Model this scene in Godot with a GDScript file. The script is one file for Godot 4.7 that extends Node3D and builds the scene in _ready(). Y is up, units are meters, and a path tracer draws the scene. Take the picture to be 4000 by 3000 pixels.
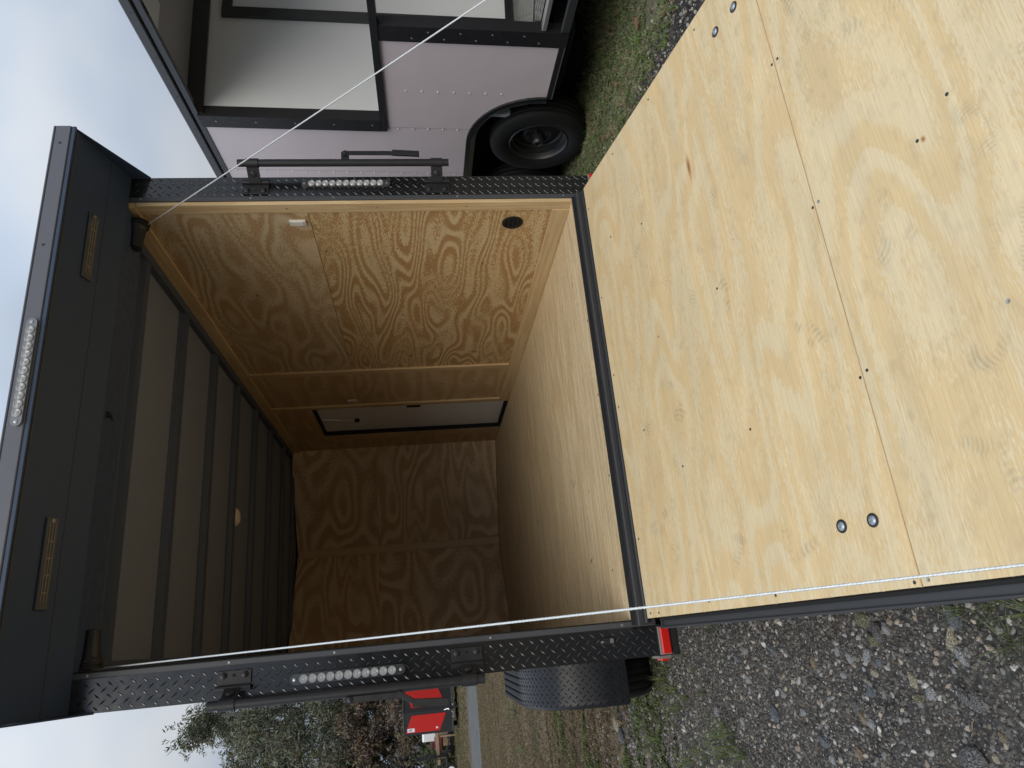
extends Node3D

# ---------------------------------------------------------------- mesh builder
class MB:
	var v := PackedVector3Array()
	var n := PackedVector3Array()
	var u := PackedVector2Array()
	var c := PackedColorArray()
	var col := Color.WHITE
	var colored := false
	func T(a: Vector3, b: Vector3, d: Vector3, na: Vector3, nb: Vector3, nd: Vector3, ua := Vector2.ZERO, ub := Vector2.ZERO, ud := Vector2.ZERO) -> void:
		if (d - a).cross(b - a).dot(na + nb + nd) < 0.0:
			var t := b; b = d; d = t
			t = nb; nb = nd; nd = t
			var s := ub; ub = ud; ud = s
		v.append(a); v.append(b); v.append(d)
		n.append(na); n.append(nb); n.append(nd)
		u.append(ua); u.append(ub); u.append(ud)
		if colored:
			c.append(col); c.append(col); c.append(col)
	func F(a: Vector3, b: Vector3, d: Vector3, out: Vector3, ua := Vector2.ZERO, ub := Vector2.ZERO, ud := Vector2.ZERO) -> void:
		var nn := (d - a).cross(b - a)
		if nn.length_squared() < 1e-18:
			return
		nn = nn.normalized()
		if nn.dot(out) < 0.0:
			nn = -nn
		T(a, b, d, nn, nn, nn, ua, ub, ud)
	func Q(a: Vector3, b: Vector3, d: Vector3, e: Vector3, out: Vector3, ua := Vector2.ZERO, ub := Vector2(1, 0), ud := Vector2(1, 1), ue := Vector2(0, 1)) -> void:
		F(a, b, d, out, ua, ub, ud)
		F(a, d, e, out, ua, ud, ue)
	# box spanned by A, B, C from corner O; uv 0..1 over A, B
	func obox(O: Vector3, A: Vector3, B: Vector3, C: Vector3, us := 1.0, vs := 1.0) -> void:
		var fa := us * C.length() / maxf(A.length(), 1e-5)
		var fb := vs * C.length() / maxf(B.length(), 1e-5)
		var nc := A.cross(B)
		nc = nc if nc.dot(C) > 0 else -nc
		for k in 2:
			var P := O + C * k
			Q(P, P + A, P + A + B, P + B, nc * (2 * k - 1), Vector2.ZERO, Vector2(us, 0), Vector2(us, vs), Vector2(0, vs))
		var na := B.cross(C)
		na = na if na.dot(A) > 0 else -na
		for k in 2:
			var P := O + A * k
			Q(P, P + C, P + C + B, P + B, na * (2 * k - 1), Vector2(0.3, 0), Vector2(0.3 + fa, 0), Vector2(0.3 + fa, vs), Vector2(0.3, vs))
		var nb := A.cross(C)
		nb = nb if nb.dot(B) > 0 else -nb
		for k in 2:
			var P := O + B * k
			Q(P, P + A, P + A + C, P + C, nb * (2 * k - 1), Vector2(0, 0.3), Vector2(us, 0.3), Vector2(us, 0.3 + fb), Vector2(0, 0.3 + fb))
	func box(x0: float, x1: float, y0: float, y1: float, z0: float, z1: float) -> void:
		obox(Vector3(x0, y0, z0), Vector3(x1 - x0, 0, 0), Vector3(0, y1 - y0, 0), Vector3(0, 0, z1 - z0))
	# box with chamfered edges along its length (L), section A x B
	func bar(O: Vector3, L: Vector3, A: Vector3, B: Vector3, ch := 0.004) -> void:
		var a := A.normalized() * ch
		var b := B.normalized() * ch
		var ring := [O + a, O + A - a, O + A + b, O + A + B - b, O + A + B - a, O + B + a, O + B - b, O + b]
		var mid := O + (A + B) / 2
		for i in 8:
			var p: Vector3 = ring[i]
			var q: Vector3 = ring[(i + 1) % 8]
			Q(p, q, q + L, p + L, (p + q) / 2 - mid, Vector2(0, i / 8.0), Vector2(0, (i + 1) / 8.0), Vector2(1, (i + 1) / 8.0), Vector2(1, i / 8.0))
			F(mid, p, q, -L)
			F(mid + L, p + L, q + L, L)
	func tube(pts: Array, r: float, seg := 10, cap := true, r2 := -1.0) -> void:
		var up := Vector3(0.123, 0.87, 0.31)
		var rings := []
		var norms := []
		var m := pts.size()
		for i in m:
			var d: Vector3 = (pts[mini(i + 1, m - 1)] - pts[maxi(i - 1, 0)]).normalized()
			if absf(d.dot(up.normalized())) > 0.95:
				up = Vector3(0.9, 0.1, 0.2)
			var s := d.cross(up).normalized()
			var t := s.cross(d).normalized()
			var rr := r if r2 < 0 else lerpf(r, r2, float(i) / (m - 1))
			var ra := []
			var na := []
			for k in seg:
				var w := TAU * k / seg
				var nn := s * cos(w) + t * sin(w)
				na.append(nn)
				ra.append(pts[i] + nn * rr)
			rings.append(ra)
			norms.append(na)
		for i in m - 1:
			for k in seg:
				var k2 := (k + 1) % seg
				T(rings[i][k], rings[i + 1][k], rings[i + 1][k2], norms[i][k], norms[i + 1][k], norms[i + 1][k2])
				T(rings[i][k], rings[i + 1][k2], rings[i][k2], norms[i][k], norms[i + 1][k2], norms[i][k2])
		if cap:
			for k in seg:
				F(pts[0], rings[0][k], rings[0][(k + 1) % seg], pts[0] - pts[1])
				F(pts[m - 1], rings[m - 1][k], rings[m - 1][(k + 1) % seg], pts[m - 1] - pts[m - 2])
	# profile: Array of Vector2(radius, height along axis); hard: facets between profile segments are not smoothed
	func lathe(O: Vector3, axis: Vector3, prof: Array, seg := 20, hard := true) -> void:
		axis = axis.normalized()
		var s := axis.cross(Vector3(0.3, 0.2, 0.9) if absf(axis.y) > 0.7 else Vector3.UP).normalized()
		var t := s.cross(axis).normalized()
		var pn := []
		for i in prof.size() - 1:
			var d: Vector2 = prof[i + 1] - prof[i]
			pn.append(Vector2(d.y, -d.x).normalized())
		for i in prof.size() - 1:
			var n0: Vector2 = pn[i]
			var n1: Vector2 = pn[i]
			if not hard:
				n0 = (pn[maxi(i - 1, 0)] + pn[i]).normalized()
				n1 = (pn[mini(i + 1, pn.size() - 1)] + pn[i]).normalized()
			for k in seg:
				var d0 := s * cos(TAU * k / seg) + t * sin(TAU * k / seg)
				var d1 := s * cos(TAU * (k + 1) / seg) + t * sin(TAU * (k + 1) / seg)
				var a: Vector3 = O + axis * prof[i].y + d0 * prof[i].x
				var b: Vector3 = O + axis * prof[i].y + d1 * prof[i].x
				var cc: Vector3 = O + axis * prof[i + 1].y + d1 * prof[i + 1].x
				var d: Vector3 = O + axis * prof[i + 1].y + d0 * prof[i + 1].x
				if prof[i].x > 1e-6:
					T(a, b, cc, d0 * n0.x + axis * n0.y, d1 * n0.x + axis * n0.y, d1 * n1.x + axis * n1.y)
				if prof[i + 1].x > 1e-6:
					T(a, cc, d, d0 * n0.x + axis * n0.y, d1 * n1.x + axis * n1.y, d0 * n1.x + axis * n1.y)
	# polygon in (U, V) extruded along W
	func prism(poly: PackedVector2Array, O: Vector3, U: Vector3, V: Vector3, W: Vector3) -> void:
		var tri := Geometry2D.triangulate_polygon(poly)
		var area := 0.0
		for i in poly.size():
			area += poly[i].cross(poly[(i + 1) % poly.size()])
		for i in range(0, tri.size(), 3):
			var p := []
			for k in 3:
				var q := poly[tri[i + k]]
				p.append(O + U * q.x + V * q.y)
			F(p[0], p[1], p[2], -W)
			F(p[0] + W, p[1] + W, p[2] + W, W)
		for i in poly.size():
			var a := poly[i]
			var b := poly[(i + 1) % poly.size()]
			var e := b - a
			var o2 := Vector2(e.y, -e.x) * signf(area)
			var p := O + U * a.x + V * a.y
			var q := O + U * b.x + V * b.y
			Q(p, q, q + W, p + W, U * o2.x + V * o2.y)
	func lug(P: Vector3, a: Vector3, b: Vector3, nn: Vector3, hl: float, hw: float, h: float) -> void:
		var p := [P + a * hl, P + b * hw, P - a * hl, P - b * hw]
		var t1 := P + a * hl * 0.5 + nn * h
		var t2 := P - a * hl * 0.5 + nn * h
		F(p[0], p[1], t1, nn); F(p[0], t1, p[3], nn); F(p[1], t1, t2, nn)
		F(p[3], t1, t2, nn); F(p[2], t2, p[1], nn); F(p[2], t2, p[3], nn)
	# flat tread plate: corner O, in-plane vectors A (long) and B, thickness C downwards from the face; lugs on the face
	func tread(O: Vector3, A: Vector3, B: Vector3, C: Vector3, pitch := 0.0192, margin := 0.013) -> void:
		obox(O, A, B, C)
		var nn := -C.normalized()
		var a := A.normalized()
		var b := B.normalized()
		var i := 0
		while i * pitch + margin < A.length() - margin:
			var j := 0
			while j * pitch + margin < B.length() - margin * 0.6:
				if (i + j) % 2 == 0:
					var dd := (a + b * 0.85).normalized() if j % 2 == 0 else (a - b * 0.85).normalized()
					lug(O + a * (i * pitch + margin) + b * (j * pitch + margin), dd, dd.cross(nn), nn, pitch * 0.78, pitch * 0.17, 0.0014)
				j += 1
			i += 1
	func mesh(shift := Vector3.ZERO) -> ArrayMesh:
		var arr := []
		arr.resize(Mesh.ARRAY_MAX)
		var vv := v
		if shift != Vector3.ZERO:
			vv = PackedVector3Array()
			vv.resize(v.size())
			for i in v.size():
				vv[i] = v[i] - shift
		arr[Mesh.ARRAY_VERTEX] = vv
		arr[Mesh.ARRAY_NORMAL] = n
		arr[Mesh.ARRAY_TEX_UV] = u
		if colored:
			arr[Mesh.ARRAY_COLOR] = c
		var m := ArrayMesh.new()
		m.add_surface_from_arrays(Mesh.PRIMITIVE_TRIANGLES, arr)
		return m
	func base() -> Vector3:
		var lo := v[0]
		var hi := v[0]
		for p in v:
			lo = lo.min(p)
			hi = hi.max(p)
		return Vector3((lo.x + hi.x) / 2, lo.y, (lo.z + hi.z) / 2)

var rng := RandomNumberGenerator.new()
var M := {}

func put(called: String, mb: MB, m: Material, parent: Node3D = self) -> MeshInstance3D:
	var o := MeshInstance3D.new()
	o.name = called
	var b := mb.base()
	o.mesh = mb.mesh(b)
	o.material_override = m
	parent.add_child(o, true)
	o.global_position = b
	return o

func inst(called: String, mesh: Mesh, m: Material, parent: Node3D, t: Transform3D) -> MeshInstance3D:
	var o := MeshInstance3D.new()
	o.name = called
	o.mesh = mesh
	o.material_override = m
	parent.add_child(o, true)
	o.global_transform = t
	return o

func thing(called: String, label: String, category: String, at: Vector3, group := "") -> Node3D:
	var o := Node3D.new()
	o.name = called
	add_child(o, true)
	o.position = at
	return tag(o, label, category, group)

func tag(o: Node3D, label: String, category: String, group := "") -> Node3D:
	o.set_meta("label", label)
	o.set_meta("category", category)
	if group:
		o.set_meta("group", group)
	return o

func structure(called: String, mb: MB, m: Material) -> MeshInstance3D:
	var o := put(called, mb, m)
	o.set_meta("kind", "structure")
	return o

func many(called: String, mesh: Mesh, m: Material, xs: Array, cols: Array, parent: Node3D = self) -> MultiMeshInstance3D:
	var mm := MultiMesh.new()
	mm.transform_format = MultiMesh.TRANSFORM_3D
	mm.use_colors = true
	mm.mesh = mesh
	mm.instance_count = xs.size()
	var buf := PackedFloat32Array()
	buf.resize(xs.size() * 16)
	var k := 0
	for i in xs.size():
		var t: Transform3D = xs[i]
		var cc: Color = cols[i]
		buf[k] = t.basis.x.x; buf[k + 1] = t.basis.y.x; buf[k + 2] = t.basis.z.x; buf[k + 3] = t.origin.x
		buf[k + 4] = t.basis.x.y; buf[k + 5] = t.basis.y.y; buf[k + 6] = t.basis.z.y; buf[k + 7] = t.origin.y
		buf[k + 8] = t.basis.x.z; buf[k + 9] = t.basis.y.z; buf[k + 10] = t.basis.z.z; buf[k + 11] = t.origin.z
		buf[k + 12] = cc.r; buf[k + 13] = cc.g; buf[k + 14] = cc.b; buf[k + 15] = 1.0
		k += 16
	mm.buffer = buf
	var o := MultiMeshInstance3D.new()
	o.name = called
	o.multimesh = mm
	o.material_override = m
	o.set_meta("kind", "stuff")
	parent.add_child(o, true)
	o.global_transform = Transform3D()
	return o

# ---------------------------------------------------------------- materials
func mat(called: String, lin: Color, rough := 0.6, metal := 0.0, spec := 0.5) -> StandardMaterial3D:
	var m := StandardMaterial3D.new()
	m.resource_name = called
	m.albedo_color = lin.linear_to_srgb()
	m.roughness = rough
	m.metallic = metal
	m.metallic_specular = spec
	M[called] = m
	return m

func noise(sd: int, freq: float, oct := 3) -> FastNoiseLite:
	var f := FastNoiseLite.new()
	f.noise_type = FastNoiseLite.TYPE_SIMPLEX_SMOOTH
	f.seed = sd
	f.frequency = freq
	f.fractal_octaves = oct
	return f

# stretched grey noise picture: feature size sx by sy pixels
func streaks(sd: int, w: int, h: int, sx: float, sy: float, oct := 3) -> PackedByteArray:
	var sw := maxi(8, int(w * sy / sx))
	var im := noise(sd, 1.0 / sy, oct).get_image(sw, h, false, false, true)
	im.resize(w, h, Image.INTERPOLATE_CUBIC)
	im.convert(Image.FORMAT_L8)
	return im.get_data()

# rotary-cut plywood face, grain along u. lm x hm metres.
func ply(called: String, sd: int, w: int, h: int, lm: float, hm: float, fu: float, fv: float, bands: float, jag: float, cl: Color, cd: Color, contrast: float, streak: float, smudge := 0.0, rough := 0.55, across := 0.0, knots := [], scuffs := 0) -> StandardMaterial3D:
	var base := noise(sd, 1.0, 2)
	var px := w / lm
	var fine := streaks(sd + 1, w, h, 0.10 * px, maxf(1.3, 0.0022 * px), 2)
	var rag := streaks(sd + 2, w, h, 0.035 * px, maxf(2.0, 0.007 * px), 3)
	var broad := streaks(sd + 3, w, h, 0.9 * px, 0.16 * px, 2)
	var spot := streaks(sd + 4, w, h, 0.09 * px, 0.06 * px, 4)
	var ls := cl.linear_to_srgb()
	var ds := cd.linear_to_srgb()
	var data := PackedByteArray()
	data.resize(w * h * 3)
	var i := 0
	for y in h:
		var vy := y * hm / h * fv
		for x in w:
			var r := rag[i] / 255.0 - 0.5
			var t := base.get_noise_2d(x * lm / w * fu + r * 0.05, vy) * bands + r * jag + broad[i] * 0.0016 + vy / fv * across
			var f := t - floorf(t)
			# slow rise, sharp fall: late wood shading of a cut growth ring
			var late := clampf((f - 0.30) / 0.28, 0.0, 1.0) * clampf((1.0 - f) / 0.05, 0.0, 1.0)
			late = late * late * (3.0 - 2.0 * late)
			var k := clampf(late * contrast + (broad[i] / 255.0 - 0.5) * 0.5 * contrast, 0.0, 1.0)
			var g := 1.0 + (fine[i] / 255.0 - 0.5) * streak + (broad[i] / 255.0 - 0.5) * 0.06
			if smudge > 0.0:
				var sp := spot[i] / 255.0
				if sp > 0.58:
					g *= 1.0 - (sp - 0.58) * smudge
			data[i * 3] = clampi(int(255.0 * lerpf(ls.r, ds.r, k) * g), 0, 255)
			data[i * 3 + 1] = clampi(int(255.0 * lerpf(ls.g, ds.g, k) * g), 0, 255)
			data[i * 3 + 2] = clampi(int(255.0 * lerpf(ls.b, ds.b, k) * g), 0, 255)
			i += 1
	# knots: small dark eyes drawn out along the grain
	for kn in knots:
		var cx := int(float(kn[0]) * px)
		var cy := int(float(kn[1]) * h / hm)
		var rl := float(kn[2]) * px
		var rw := float(kn[3]) * px
		for y in range(maxi(0, cy - int(rw * 2.2)), mini(h, cy + int(rw * 2.2) + 1)):
			for x in range(maxi(0, cx - int(rl * 2.2)), mini(w, cx + int(rl * 2.2) + 1)):
				var e := Vector2((x - cx) / rl, (y - cy) / rw).length() * (0.8 + rag[y * w + x] / 640.0)
				var a := clampf(1.9 - e * 1.5, 0.0, 1.0) * 0.5 + (0.45 if e < 0.42 else 0.0)
				var q3 := (y * w + x) * 3
				data[q3] = int(data[q3] * (1.0 - a * 0.30))
				data[q3 + 1] = int(data[q3 + 1] * (1.0 - a * 0.48))
				data[q3 + 2] = int(data[q3 + 2] * (1.0 - a * 0.62))
	# scuffs: faint grey sole prints and rubbed streaks
	var rs := RandomNumberGenerator.new()
	rs.seed = sd * 7
	for k in scuffs:
		var c := Vector2(rs.randf_range(0.05, 0.95) * w, rs.randf_range(0.1, 0.9) * h)
		var ang := rs.randf() * TAU
		var ln := rs.randf_range(0.03, 0.12) * px
		var wd := rs.randf_range(0.014, 0.04) * px
		var per := rs.randf_range(0.009, 0.02) * px
		var deep := rs.randf_range(0.03, 0.10)
		var ca := cos(ang)
		var sa := sin(ang)
		for y in range(maxi(0, int(c.y - ln)), mini(h, int(c.y + ln))):
			for x in range(maxi(0, int(c.x - ln)), mini(w, int(c.x + ln))):
				var p := Vector2((x - c.x) * ca + (y - c.y) * sa, (y - c.y) * ca - (x - c.x) * sa)
				var fall := 1.0 - Vector2(p.x / ln, p.y / wd).length()
				if fall > 0.0:
					var stripe := 0.5 + 0.5 * sin((p.x + p.y * p.y / wd * 0.35) / per * TAU)
					var a := minf(fall * 2.5, 1.0) * stripe * deep * clampf((spot[y * w + x] / 255.0 - 0.36) * 5.0, 0.0, 1.0)
					var q3 := (y * w + x) * 3
					data[q3] = int(data[q3] * (1.0 - a * 1.15))
					data[q3 + 1] = int(data[q3 + 1] * (1.0 - a))
					data[q3 + 2] = int(data[q3 + 2] * (1.0 - a * 0.7))
	var m := mat(called, Color.WHITE, rough, 0.0, 0.4)
	m.albedo_texture = ImageTexture.create_from_image(Image.create_from_data(w, h, false, Image.FORMAT_RGB8, data))
	return m

# mottled ground material, world mapped: one noise over a colour ramp, a finer one multiplied over it
func dirt(called: String, sd: int, metres: float, cols: Array, fine: float) -> StandardMaterial3D:
	var sz := 512
	var a := noise(sd, 5.0 / sz, 5).get_seamless_image(sz, sz)
	var b := noise(sd + 1, 60.0 / sz, 3).get_seamless_image(sz, sz)
	a.convert(Image.FORMAT_L8)
	b.convert(Image.FORMAT_L8)
	var da := a.get_data()
	var db := b.get_data()
	var data := PackedByteArray()
	data.resize(sz * sz * 3)
	for i in sz * sz:
		var t := clampf(da[i] / 255.0 * 1.3 - 0.15, 0.0, 0.999) * (cols.size() - 1)
		var k := int(t)
		var cc: Color = (cols[k] as Color).lerp(cols[k + 1], t - k)
		var g := 1.0 + (db[i] / 255.0 - 0.5) * fine
		cc = Color(cc.r * g, cc.g * g, cc.b * g).linear_to_srgb()
		data[i * 3] = clampi(int(cc.r * 255.0), 0, 255)
		data[i * 3 + 1] = clampi(int(cc.g * 255.0), 0, 255)
		data[i * 3 + 2] = clampi(int(cc.b * 255.0), 0, 255)
	var m := mat(called, Color.WHITE, 0.95, 0.0, 0.2)
	m.albedo_texture = ImageTexture.create_from_image(Image.create_from_data(sz, sz, false, Image.FORMAT_RGB8, data))
	m.uv1_triplanar = true
	m.uv1_world_triplanar = true
	m.uv1_scale = Vector3.ONE / metres
	return m

func make_sky() -> PanoramaSkyMaterial:
	var w := 512
	var h := 256
	var f := noise(7, 1.1, 5)
	var f2 := noise(8, 0.55, 3)
	var im := Image.create(w, h, false, Image.FORMAT_RGBF)
	for y in h:
		var el := (0.5 - (y + 0.5) / h) * PI
		for x in w:
			var az := (x + 0.5) / w * TAU
			var d := Vector3(cos(el) * sin(az), sin(el), cos(el) * cos(az))
			var s := maxf(d.y, 0.0)
			var p := d / (s + 0.35)
			var cl := f.get_noise_3d(p.x * 1.6, p.y, p.z * 1.6) * 0.6 + f2.get_noise_3d(p.x, p.y, p.z) * 0.6
			var e := 0.235 + 0.98 * s
			e *= 1.0 + cl * 0.5
			var tint := clampf(0.55 - cl * 2.4 + s * 0.2, 0.0, 1.0)
			var c := Color(0.95, 1.0, 1.065).lerp(Color(0.84, 0.985, 1.20), tint)
			if d.y < 0.0:
				c = Color(0.8, 0.8, 0.8)
				e = 0.2
			im.set_pixel(x, y, Color(c.r * e, c.g * e, c.b * e))
	var m := PanoramaSkyMaterial.new()
	m.panorama = ImageTexture.create_from_image(im)
	return m

func make_materials() -> void:
	mat("black_gloss", Color(0.018, 0.019, 0.021), 0.18, 0.0, 0.65)
	mat("black_plate", Color(0.012, 0.0125, 0.014), 0.16, 0.0, 0.68)
	mat("fender_plate", Color(0.013, 0.014, 0.017), 0.32, 0.0, 0.38)
	mat("black_satin", Color(0.018, 0.018, 0.02), 0.45, 0.0, 0.5)
	mat("soffit_veil_tint", Color(0.056, 0.080, 0.132), 0.45, 0.0, 0.4)  # blue veil of sky glare over black metal, put into the albedo
	mat("fascia_metal", Color(0.135, 0.143, 0.17), 0.38, 0.0, 0.5)  # grey raised so the colour carries the sky reflection on black aluminium
	mat("dark_alloy", Color(0.045, 0.046, 0.048), 0.5, 0.2, 0.5)
	mat("rubber", Color(0.014, 0.014, 0.014), 0.75, 0.0, 0.35)
	mat("tyre_rubber", Color(0.013, 0.013, 0.0135), 0.7, 0.0, 0.4)
	mat("rim_paint", Color(0.018, 0.018, 0.019), 0.45, 0.0, 0.6)
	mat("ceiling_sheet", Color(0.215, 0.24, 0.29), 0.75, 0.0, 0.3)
	mat("ceiling_bow", Color(0.08, 0.10, 0.145), 0.5, 0.0, 0.4)  # black bows and rails, with the same glare blue mixed into their colour
	mat("white_plastic", Color(0.75, 0.74, 0.70), 0.4)
	mat("cream_lens", Color(0.86, 0.79, 0.66), 0.4)
	mat("white_metal", Color(0.76, 0.78, 0.78), 0.22, 0.0, 0.5)
	mat("door_skin", Color(0.86, 0.88, 0.90), 0.35, 0.0, 0.5)
	mat("pink_metal", Color(0.78, 0.685, 0.705), 0.24, 0.0, 0.55)
	mat("rivet_metal", Color(0.80, 0.76, 0.77), 0.3, 0.0, 0.5)
	mat("arch_band", Color(0.30, 0.32, 0.345), 0.3, 0.3, 0.6)  # pale tone carries the sky reflected along the arch flange
	mat("porch_ceiling", Color(0.42, 0.39, 0.37), 0.35, 0.0, 0.5)
	mat("trim_grey", Color(0.065, 0.068, 0.075), 0.4, 0.0, 0.5)
	mat("steel", Color(0.55, 0.56, 0.58), 0.3, 0.9, 0.5)
	mat("zinc", Color(0.36, 0.40, 0.44), 0.42, 0.7, 0.5)
	mat("dark_screw", Color(0.06, 0.055, 0.05), 0.4, 0.5, 0.5)
	mat("pale_screw", Color(0.35, 0.35, 0.34), 0.4, 0.6, 0.5)
	mat("cable_steel", Color(0.66, 0.70, 0.71), 0.42, 0.25, 0.5)
	mat("lens_clear", Color(0.46, 0.47, 0.485), 0.2, 0.1, 0.6)
	mat("lens_base_grey", Color(0.22, 0.225, 0.235), 0.12, 0.1, 0.8)
	mat("lens_base", Color(0.075, 0.077, 0.08), 0.12, 0.1, 0.8)
	mat("red_lens", Color(0.62, 0.012, 0.006), 0.22, 0.0, 0.7)
	mat("led_yellow", Color(0.22, 0.20, 0.145), 0.4)
	mat("led_clear", Color(0.07, 0.075, 0.08), 0.1, 0.0, 0.6)
	mat("led_warm", Color(0.30, 0.20, 0.12), 0.4)
	mat("red_panel", Color(0.48, 0.018, 0.014), 0.3)
	mat("maroon", Color(0.11, 0.018, 0.018), 0.5)
	mat("white_paint", Color(0.7, 0.72, 0.74), 0.5)
	mat("blue_ink", Color(0.05, 0.09, 0.35), 0.5)
	mat("grey_seal", Color(0.20, 0.18, 0.16), 0.7)
	mat("batten_wood", Color(0.66, 0.50, 0.32), 0.6)
	mat("post_wood", Color(0.30, 0.21, 0.13), 0.8)
	mat("worn_tape", Color(0.07, 0.062, 0.045), 0.6)
	mat("silver_sheet", Color(0.36, 0.36, 0.34), 0.35, 0.5, 0.5)
	mat("bark", Color(0.17, 0.15, 0.125), 0.9, 0.0, 0.2)
	mat("pale_bark", Color(0.28, 0.265, 0.235), 0.9, 0.0, 0.2)
	for k in ["pebble", "blade", "leaf"]:
		var m := mat(k, Color.WHITE, 0.85, 0.0, 0.3)
		m.vertex_color_use_as_albedo = true
	M.leaf.backlight_enabled = true
	M.leaf.backlight = Color(0.25, 0.25, 0.25)
	M.blade.backlight_enabled = true
	M.blade.backlight = Color(0.3, 0.3, 0.3)
	# woods
	var pale := Color(0.65, 0.528, 0.322)
	var honey := Color(0.625, 0.462, 0.245)
	ply("ramp_wood", 11, 1024, 660, 1.89, 1.23, 0.8, 2.8, 2.6, 0.75, pale, honey, 1.0, 0.13, 0.12, 0.55, 0.6, [[1.425, 0.771, 0.05, 0.010]], 34)
	ply("ramp_wood_far", 33, 1024, 420, 1.89, 0.72, 0.75, 2.1, 2.3, 0.65, Color(0.655, 0.535, 0.33), Color(0.62, 0.465, 0.25), 1.0, 0.11, 0.14, 0.55, 0.5, [[0.9, 0.32, 0.008, 0.006]], 28)
	ply("floor_wood", 51, 1024, 660, 1.9, 1.22, 0.4, 7.0, 2.2, 0.6, Color(0.74, 0.605, 0.39), Color(0.60, 0.455, 0.265), 0.9, 0.30, 0.14, 0.55, 2.0, [[0.6, 0.4, 0.012, 0.006]], 14)
	var tan_w := Color(0.66, 0.51, 0.295)
	var rust := Color(0.43, 0.255, 0.108)
	ply("wall_wood", 72, 1400, 720, 1.96, 1.14, 0.72, 3.4, 4.4, 0.85, tan_w, rust, 1.0, 0.12, 0.0, 0.55, 6.5, [[0.5, 0.3, 0.012, 0.010], [1.1, 0.75, 0.012, 0.009], [1.72, 0.28, 0.02, 0.018], [1.75, 0.72, 0.018, 0.014]])
	ply("wall_wood_upper", 96, 1100, 400, 1.96, 0.72, 0.7, 3.0, 3.2, 0.8, Color(0.64, 0.515, 0.335), Color(0.47, 0.315, 0.165), 1.0, 0.12, 0.0, 0.55, 4.0, [[0.8, 0.4, 0.014, 0.010]])
	ply("wall_wood_second", 113, 512, 512, 0.72, 1.15, 0.6, 2.4, 2.0, 0.6, Color(0.64, 0.48, 0.29), Color(0.52, 0.345, 0.18), 0.9, 0.14, 0.0, 0.55, 3.0, [[0.3, 0.25, 0.008, 0.01], [0.32, 0.5, 0.008, 0.01], [0.29, 0.62, 0.006, 0.008], [0.33, 0.8, 0.006, 0.008]])
	ply("nose_wood", 131, 800, 700, 1.04, 1.2, 0.65, 2.6, 2.8, 0.6, Color(0.76, 0.605, 0.42), Color(0.55, 0.385, 0.225), 1.0, 0.14, 0.0, 0.55, 4.2)
	ply("nose_wood_upper", 151, 800, 500, 1.04, 0.8, 0.7, 2.6, 2.8, 0.6, Color(0.76, 0.615, 0.44), Color(0.53, 0.375, 0.23), 1.0, 0.14, 0.0, 0.55, 4.0)
	ply("pine_trim", 171, 1024, 48, 2.2, 0.08, 0.35, 9.0, 1.5, 0.3, Color(0.66, 0.50, 0.295), Color(0.56, 0.39, 0.20), 0.7, 0.16)
	for k in ["black_plate", "black_gloss", "soffit_veil_tint", "fascia_metal", "fender_plate", "dark_alloy", "black_satin"]:
		var rt := NoiseTexture2D.new()
		rt.width = 256
		rt.height = 256
		rt.seamless = true
		rt.noise = noise(431, 0.03, 5)
		var ramp := Gradient.new()
		ramp.set_color(0, Color(0.55, 0.55, 0.55))
		ramp.set_color(1, Color(1, 1, 1))
		rt.color_ramp = ramp
		M[k].roughness_texture = rt
		M[k].roughness = minf(1.0, M[k].roughness * 1.3)
		M[k].uv1_triplanar = true
		M[k].uv1_world_triplanar = true
		M[k].uv1_scale = Vector3.ONE * 2.3
	# thin metal skins are never quite flat
	for k in ["pink_metal", "white_metal", "side_black"]:
		if not M.has(k):
			continue
		var nt := NoiseTexture2D.new()
		nt.width = 256
		nt.height = 256
		nt.seamless = true
		nt.noise = noise(401, 0.012, 2)
		nt.as_normal_map = true
		nt.bump_strength = 2.2
		M[k].normal_enabled = true
		M[k].normal_texture = nt
		M[k].normal_scale = 0.22
		M[k].uv1_triplanar = true
		M[k].uv1_world_triplanar = true
		M[k].uv1_scale = Vector3.ONE * 0.9
	# ground
	dirt("field_soil", 201, 9.0, [Color(0.055, 0.05, 0.03), Color(0.105, 0.08, 0.055), Color(0.135, 0.105, 0.072), Color(0.08, 0.074, 0.042)], 0.8)
	dirt("gravel_soil", 211, 1.7, [Color(0.035, 0.034, 0.033), Color(0.058, 0.055, 0.052), Color(0.06, 0.052, 0.043)], 1.2)
	dirt("road_stone", 221, 5.0, [Color(0.095, 0.098, 0.098), Color(0.125, 0.128, 0.127), Color(0.105, 0.105, 0.10)], 0.7)
	dirt("lawn_soil", 231, 2.2, [Color(0.10, 0.115, 0.06), Color(0.16, 0.155, 0.105), Color(0.12, 0.135, 0.07)], 0.8)

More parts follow.
